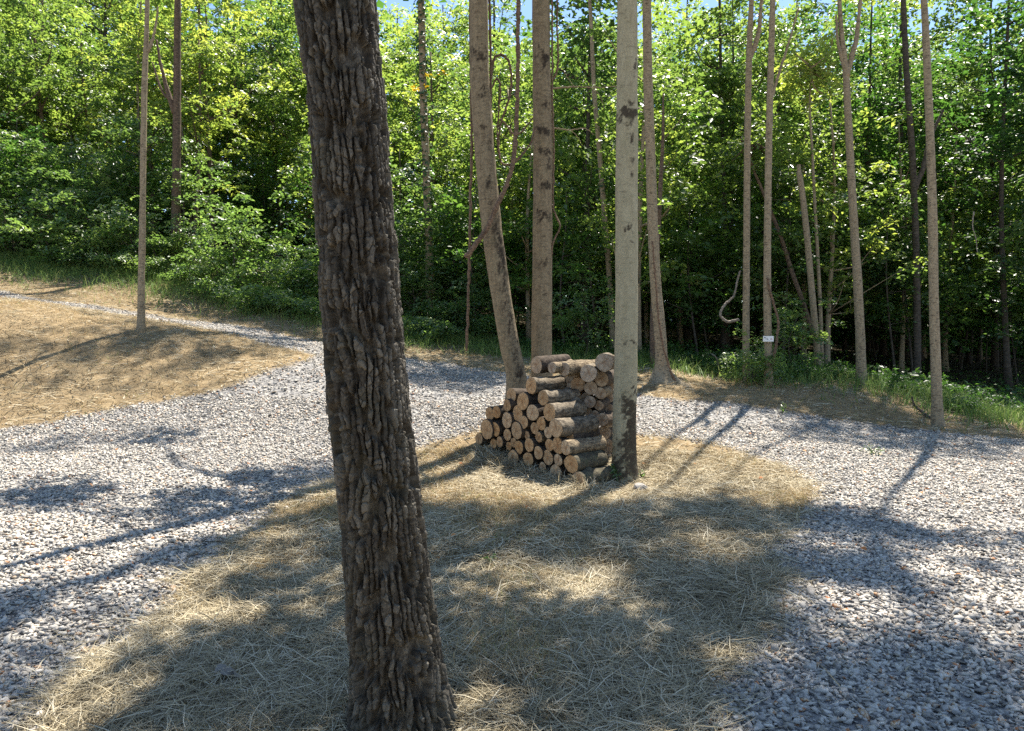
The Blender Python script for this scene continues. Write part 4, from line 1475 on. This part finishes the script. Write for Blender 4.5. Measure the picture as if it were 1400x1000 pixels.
for i, (zx, zy, rr_) in enumerate(((800, 540, 45), (885, 582, 46), (910, 665, 46), (835, 650, 46), (800, 600, 38), (905, 750, 46), (830, 740, 46), (900, 830, 46), (820, 825, 44), (750, 560, 38), (745, 430, 32), (720, 400, 30), (915, 510, 40), (740, 335, 36), (815, 420, 36), (775, 300, 34), (920, 430, 38), (915, 350, 36), (925, 270, 36))):
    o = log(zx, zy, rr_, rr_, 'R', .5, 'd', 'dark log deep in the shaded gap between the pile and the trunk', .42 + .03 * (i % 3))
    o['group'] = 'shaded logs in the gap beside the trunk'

n = 1700
t = RNG.random(n)
bx = -.5 + 1.45 * t + RNG.normal(0, .09, n)
by = 9.45 - 1.7 * t - .12 + RNG.normal(0, .12, n)
v, f, tn = blades(bx, by, RNG.uniform(.08, .25, n), RNG.uniform(.004, .007, n), np.abs(RNG.normal(.3, .35, n)), np.clip(RNG.normal(.5, .3, n), 0, 1), .2, RNG.random(n) * .06 * np.clip(vnoise(t * 7, t * 0, 5) + .6, 0, 1))
tag(obj('straw_heap', mesh_np('straw_heap', v, f, M['straw'], {'rnd': tn})), kind='stuff', label='tangled straw heaped along the foot of the woodpile', cat='straw')

# ------------------------------------------------------------------ small things on the ground
LEAF_BM = None


def leaf_shape(s):
    out = []
    for t, w in ((0, .02), (.2, .26), (.45, .34), (.7, .24), (1, .0)):
        out.append((t, w))
    v, f = [], []
    for i, (t, w) in enumerate(out):
        zc = .18 * math.sin(t * 3.0)
        v += [(t - .5, -w, zc + .14 * w), (t - .5, 0, zc), (t - .5, w, zc + .2 * w)]
    for i in range(len(out) - 1):
        a = i * 3
        f += [(a, a + 1, a + 4, a + 3), (a + 1, a + 2, a + 5, a + 4)]
    return np.array(v) * s, np.array(f)


spots = [(757, 588 + 20), (1025, 598), (946, 594), (1163, 702), (1310, 797), (340, 640), (335, 660), (358, 634), (236, 602), (435, 578), (160, 620), (930, 598), (1100, 622), (1215, 640), (1260, 680), (630, 640), (950, 640), (1040, 660), (600, 560), (560, 600), (620, 740), (720, 700), (880, 640), (1180, 760)]
lv, lf = leaf_shape(.06)
lme = mesh_np('fallen_leaf', lv, lf, M['fallen'], {'rnd': np.full(len(lv), .2)})
lme2 = mesh_np('fallen_leaf', lv, lf, M['fallen'], {'rnd': np.full(len(lv), .6)})
for i, (px, py) in enumerate(spots):
    p = ground_hit(px, py)
    on_gravel = road_sd(p[:1], p[1:2])[0] > 0
    o = obj('fallen_leaf', lme if i % 2 else lme2)
    o.location = (p[0], p[1], h1(p[0], p[1]) + .045)
    o.rotation_euler = (RNG.uniform(-.4, .4), RNG.uniform(-.4, .4), RNG.uniform(0, 6.28))
    if on_gravel:
        tag(o, 'small curled orange-brown leaf lying on the sunlit gravel', 'leaf', 'fallen leaves on the gravel')
    else:
        tag(o, 'small curled orange-brown leaf lying on the dry grass', 'leaf', 'fallen leaves on the dry grass')


def stick(path, d, r, label, mat='twig', lift=.02):
    P = []
    for q in path:
        gpt = ground_hit(q[0], q[1])
        P.append(np.array([gpt[0], gpt[1], h1(gpt[0], gpt[1]) + lift + (q[2] if len(q) > 2 else 0)]))
    C = catmull(np.array(P), 24)
    v, f = tube(C, np.linspace(r, r * .5, 24), 6, .15, 3)
    b = v.mean(0)
    o = obj('twig', mesh_np('twig', v - b, f, M[mat], None, True))
    o.location = b
    tag(o, label, 'twig')


stick([(95, 755), (115, 762), (140, 765)], 0, .007, 'thin curved dark twig on the left gravel', 'bark_dark')
stick([(235, 741), (280, 744), (315, 745)], 0, .006, 'long straight thin twig on the shaded gravel', 'bark_dark')
stick([(860, 702), (890, 700), (925, 706)], 0, .009, 'grey stick lying in the straw in front of the pale trunk', 'twig')
stick([(765, 704), (785, 710), (800, 716)], 0, .006, 'short grey twig in the straw below the woodpile', 'twig')
stick([(405, 810), (430, 820), (450, 832)], 0, .008, 'crooked twig in the straw left of the massive trunk', 'twig')


def standing(path, d, r, name, label, cat, mat):
    v, f = pix_tube(path, d, r, 8, 24)
    b = np.array([*v[:8].mean(0)])
    o = obj(name, mesh_np(name, v - b, f, M[mat], None, True))
    o.location = b
    tag(o, label, cat)


standing([(1272, 573, 12.6), (1262, 565, 12.8), (1254, 558, 13), (1249, 552, 13.0), (1247, 542, 13)], 12.8, (.03, .014), 'dead_branch', 'dark broken branch stub sticking up beside the far-right tan tree', 'branch', 'bark_dark')
standing([(983, 516, 15.6), (982, 500, 15.6), (979, 489, 15.5), (973, 484, 15.5)], 15.6, (.02, .012), 'dead_branch', 'pale hooked dead stalk on the verge left of the forked tree', 'branch', 'twig')

bm = bmesh.new()
bmesh.ops.create_icosphere(bm, subdivisions=3, radius=1)
for vv in bm.verts:
    n_ = float(vnoise([vv.co.x * 1.6 + 3], [vv.co.y * 1.6 + vv.co.z * 1.3], 5)[0])
    n2_ = float(vnoise([vv.co.x * 5], [vv.co.y * 5 + vv.co.z * 4], 6)[0])
    vv.co *= 1 + .28 * n_ + .08 * n2_
    vv.co = Vector((vv.co.x * .07, vv.co.y * .06, vv.co.z * .055))
me_ = bpy.data.meshes.new('rock')
bm.to_mesh(me_)
bm.free()
at_ = me_.attributes.new('rnd', 'FLOAT', 'POINT')
at_.data.foreach_set('value', np.full(len(me_.vertices), .22, np.float32))
me_.materials.append(M['gravel'])
o = obj('rock', me_)
p = ground_hit(875, 672)
o.location = (p[0], p[1], p[2] + .03)
tag(o, 'fist-sized grey stone lying at the foot of the pale blotched trunk', 'rock')


def sprig(px, py, d, hgt, nl, size, label, name='seedling', spread=.1):
    p = ground_hit(px, py) if d is None else at(px, py, d)
    p = np.array([p[0], p[1], h1(p[0], p[1])])
    root = empty(name, p)
    tag(root, label, 'plant')
    parts, cs = [], []
    for k in range(5):
        a = RNG.uniform(0, 6.28)
        e = np.array([math.cos(a) * spread, math.sin(a) * spread, hgt * RNG.uniform(.7, 1.0)])
        C = catmull([np.zeros(3), e * np.array([.4, .4, .55]), e], 8)
        parts.append(tube(C, np.linspace(.006, .002, 8), 6))
        cs += [C[j] for j in RNG.integers(3, 8, nl)]
    v, f = join_np(parts)
    obj('stems', mesh_np('stems', v, f, M['grass_green'], {'rnd': np.full(len(v), .3)}), root)
    c = np.array(cs) + RNG.normal(0, .03, (len(cs), 3))
    v, f = leaves(c, np.stack([RNG.normal(0, .5, len(c)), RNG.normal(0, .5, len(c)) - .3, np.ones(len(c))], -1), RNG.uniform(0, 6.28, len(c)), RNG.uniform(.7, 1.2, len(c)) * size, .6)
    obj('foliage', mesh_np('foliage', v, f, M['leaf_shrub'], {'rnd': np.repeat(RNG.random(len(c)), 4)}), root)


sprig(845, 662, None, .24, 9, .05, 'small green seedling growing at the foot of the pale blotched trunk')
sprig(876, 655, None, .1, 5, .035, 'tiny green tuft right of the pale trunk foot', spread=.06)
sprig(672, 772, None, .05, 5, .035, 'small green weed in the straw in front of the woodpile', spread=.05)
sprig(1195, 622, None, .1, 8, .04, 'green weed growing alone in the right-hand gravel', spread=.1)
sprig(1070, 566, None, .12, 6, .05, 'little green weed on the far edge of the gravel', spread=.06)

# curled dead leaves, lower left
M['dead'] = ramp_mat('dead_leaf_grey', [(0, (.1, .085, .07)), (1, (.3, .27, .23))], .8, noise=30)
dme = mesh_np('dead_leaf', lv, lf, M['dead'], {'rnd': np.full(len(lv), .5)})
p = ground_hit(312, 938)
for i, (dx, dy, s, rz, tl, lab) in enumerate(((0, 0, 1.3, .4, .5, 'pale grey dead leaf curled on the straw at the lower left'), (.035, -.015, 1.5, 2.0, .9, 'dark upright dead leaf beside the pale curled one'), (-.05, .03, 1.1, 4, -.3, 'small brown dead leaf behind the pale curled one'))):
    o = obj('dead_leaf', dme)
    o.location = (p[0] + dx, p[1] + dy, h1(p[0] + dx, p[1] + dy) + .05)
    o.rotation_euler = (tl, .3, rz)
    o.scale = (s, s, s)
    tag(o, lab, 'leaf')

# ------------------------------------------------------------------ the woods
# shrubs and tall weeds along the left edge
def proj1(x, y, z):
    a, b_ = project(np.array([x, y, z]))
    return float(a), float(b_)


shr = [(75, 22.8, 'shrub_a', 1.25), (105, 23.0, 'shrub_b', 1.2), (140, 22.6, 'shrub_a', 1.1), (175, 22.6, 'shrub_b', 1.0), (215, 22.8, 'shrub_a', .9), (262, 23.0, 'shrub_b', .85), (20, 23.0, 'shrub_a', 1.2), (-30, 23.2, 'shrub_b', 1.3),
       (300, 22.2, 'shrub_a', .9), (385, 21.4, 'shrub_a', 1.0), (415, 21.0, 'shrub_b', .9), (445, 20.8, 'shrub_a', 1.0), (480, 20.6, 'shrub_b', .9), (515, 20.6, 'shrub_a', 1.0), (560, 20.4, 'shrub_b', .9), (600, 20.2, 'shrub_a', .9), (640, 19.8, 'shrub_b', .8), (670, 19.6, 'shrub_a', .8),
       (60, 24.4, 'shrub_b', 1.6), (130, 24.6, 'shrub_b', 1.6), (540, 22.0, 'shrub_b', 1.4), (620, 21.5, 'shrub_b', 1.4)]
for px, d, key, sc in shr:
    x = (px - 700) / FPX * d
    plant('shrub', key, x, d, RNG.uniform(0, 6.28), sc * RNG.uniform(.9, 1.1),
          'bushy green shrub along the left woods edge above the dry bank', 'shrub', 'shrubs along the left woods edge')
plant('shrub', 'shrub_b', (338 - 700) / FPX * 21.8, 21.8, 1.0, 1.45, 'tallest sunlit pale green shrub on the left woods edge', 'shrub')
for px, d, sc in ((345, 20.0, 1.1), (300, 20.9, 1.0), (255, 21.7, .9), (395, 19.8, 1.0), (425, 19.4, .9), (560, 18.9, .9), (590, 18.7, .9), (370, 19.9, .9), (120, 22.2, 1.0), (85, 22.3, 1.0), (160, 22.0, .9), (205, 21.9, .9)):
    x = (px - 700) / FPX * d
    plant('weed', 'shrub_c', x, d, RNG.uniform(0, 6.28), sc, 'low leafy weed clump at the top of the dry bank', 'weed', 'weeds at the top of the dry bank')
# verge weeds on the right
for px, d, sc in ((935, 16.4, .8), (960, 16.2, .9), (990, 16.0, .8), (1035, 15.4, 1.0), (1075, 15.6, .9), (1110, 15.2, .9), (1150, 15.6, .8), (1200, 15.4, .9), (1225, 14.6, .7), (1310, 13.6, .7), (1335, 14.2, .9), (1375, 13.8, .9), (700, 19.0, .9), (740, 18.6, 1.0), (780, 18.2, 1.0), (820, 17.8, .9), (870, 17.2, .9), (915, 17.4, 1.0), (1260, 15.4, .9), (1290, 15.6, 1.0)):
    x = (px - 700) / FPX * d
    plant('weed', 'shrub_d', x, d, RNG.uniform(0, 6.28), sc * .72, 'low leafy weed clump on the shaded edge of the right woods', 'weed', 'weeds along the right woods edge')
plant('shrub', 'shrub_a', (1032 - 700) / FPX * 14.3, 14.3, .5, .62, 'bright green bush between the forked tree and the sign tree', 'shrub')
plant('shrub', 'shrub_b', (1090 - 700) / FPX * 16.2, 16.2, .5, .8, 'dim green bush right of the sign tree in shade', 'shrub')
plant('shrub', 'shrub_b', (800 - 700) / FPX * 17.6, 17.6, 2.5, .9, 'dark green bush in shade behind the top of the woodpile', 'shrub')

placed = []


def forest(n, xu, dr, keys, sc, label, group, cat='tree', name='tree', spacing=1.3, light=True, env=None):
    k = 0
    tries = 0
    while k < n and tries < n * 60:
        tries += 1
        d = math.sqrt(random.uniform(dr[0] ** 2, dr[1] ** 2))
        u = random.uniform(*xu)
        x = u * d
        if d < edge_y(x) + .5:
            continue
        if any((x - a) ** 2 + (d - b_) ** 2 < spacing ** 2 for a, b_ in placed):
            continue
        key = random.choice(keys)
        s = random.uniform(*sc)
        gz = h1(x, d)
        topz = PROTO_TOP[key] * s + gz
        if env is not None and topz > (d - env) / .465 + 1.0:
            continue
        placed.append((x, d))
        plant(name, key, x, d, random.uniform(0, 6.28), s, label, cat, group, random.uniform(.9, 1.1))
        k += 1
    return k


PROTO_TOP = {'sun_a': 11.5, 'sun_b': 9, 'mid_a': 12.6, 'mid_b': 15.5, 'dark_a': 14, 'tall_a': 18.5, 'sapling_a': 5.5, 'sapling_b': 4.2}
c1 = forest(42, (-.95, -.1), (24.5, 38), ['sun_a', 'sun_b', 'sun_a'], (.8, 1.15), 'leafy sunlit tree in the woods above the left bank', 'sunlit trees above the left bank', spacing=1.5, env=20.3)
c2 = forest(22, (-.95, -.1), (33, 46), ['tall_a', 'mid_b'], (.85, 1.05), 'tall tree standing deep in the woods on the left', 'tall trees deep in the left woods', spacing=2.2)
c3 = forest(34, (-.9, -.05), (21, 32), ['sapling_a', 'sapling_b'], (.8, 1.25), 'leafy sapling filling the shade under the left woods', 'saplings under the left woods', spacing=1.0, env=20.0)
c4 = forest(16, (-.15, .2), (20, 34), ['mid_a', 'sun_b', 'mid_a'], (.8, 1.1), 'leafy tree in the woods behind the woodpile', 'trees behind the woodpile', spacing=1.6, env=14.5)
c5 = forest(22, (-.15, .2), (19, 30), ['sapling_a', 'sapling_b'], (.8, 1.2), 'thin sapling in the dark woods behind the woodpile', 'saplings behind the woodpile', spacing=1.1)
c6 = forest(56, (.15, .95), (17.5, 36), ['mid_a', 'dark_a', 'mid_b', 'sun_b'], (.75, 1.08), 'slender dark tree deep in the shaded right-hand woods', 'trees in the shaded right-hand woods', spacing=1.6, env=12.3)
c7 = forest(66, (.12, .95), (18, 34), ['sapling_a', 'sapling_b'], (.85, 1.3), 'thin leafy sapling in the shade of the right-hand woods', 'saplings in the right-hand woods', spacing=1.1)
c8 = forest(34, (-.1, .95), (31, 46), ['tall_a', 'mid_b', 'dark_a'], (.9, 1.1), 'tall tree standing far back in the right-hand woods', 'tall trees far back on the right', spacing=1.9)
print('FOREST', c1, c2, c3, c4, c5, c6, c7, c8)

# far woods that read as one mass
n = 90000
x = RNG.uniform(-56, 56, n)
y = RNG.uniform(44, 60, n)
gz = height(x, y)
z = gz + RNG.random(n) ** 1.5 * (17 + 3 * vnoise(x * .12, y * .12, 2))
v, f = leaves(np.stack([x, y, z], -1), np.stack([RNG.normal(0, .5, n), RNG.normal(0, .5, n), np.ones(n)], -1), RNG.uniform(0, 6.28, n), RNG.uniform(.5, .9, n), .7)
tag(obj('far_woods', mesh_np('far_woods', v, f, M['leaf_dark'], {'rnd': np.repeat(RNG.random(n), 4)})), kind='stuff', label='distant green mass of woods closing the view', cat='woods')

# leafy ground cover on the floor of the woods
n = 26000
x = RNG.uniform(-22, 24, n)
y = edge_y(x) + np.abs(RNG.normal(0, 5, n)) + .3
keep = (np.abs(x) < .85 * y) & ((x < 1) | (y > edge_y(x) + 1.0) | (RNG.random(n) < .3))
x, y = x[keep], y[keep]
n = len(x)
z = height(x, y) + RNG.random(n) ** 1.5 * .6 * (.6 + .5 * vnoise(x * .6, y * .6, 19))
v, f = leaves(np.stack([x, y, z], -1), np.stack([RNG.normal(0, .45, n), RNG.normal(0, .45, n), np.ones(n)], -1), RNG.uniform(0, 6.28, n), RNG.uniform(.08, .15, n), .65)
tag(obj('ground_cover', mesh_np('ground_cover', v, f, M['leaf_dark'], {'rnd': np.repeat(RNG.random(n), 4)})), kind='stuff', label='low leafy plants covering the floor of the woods', cat='ground cover')
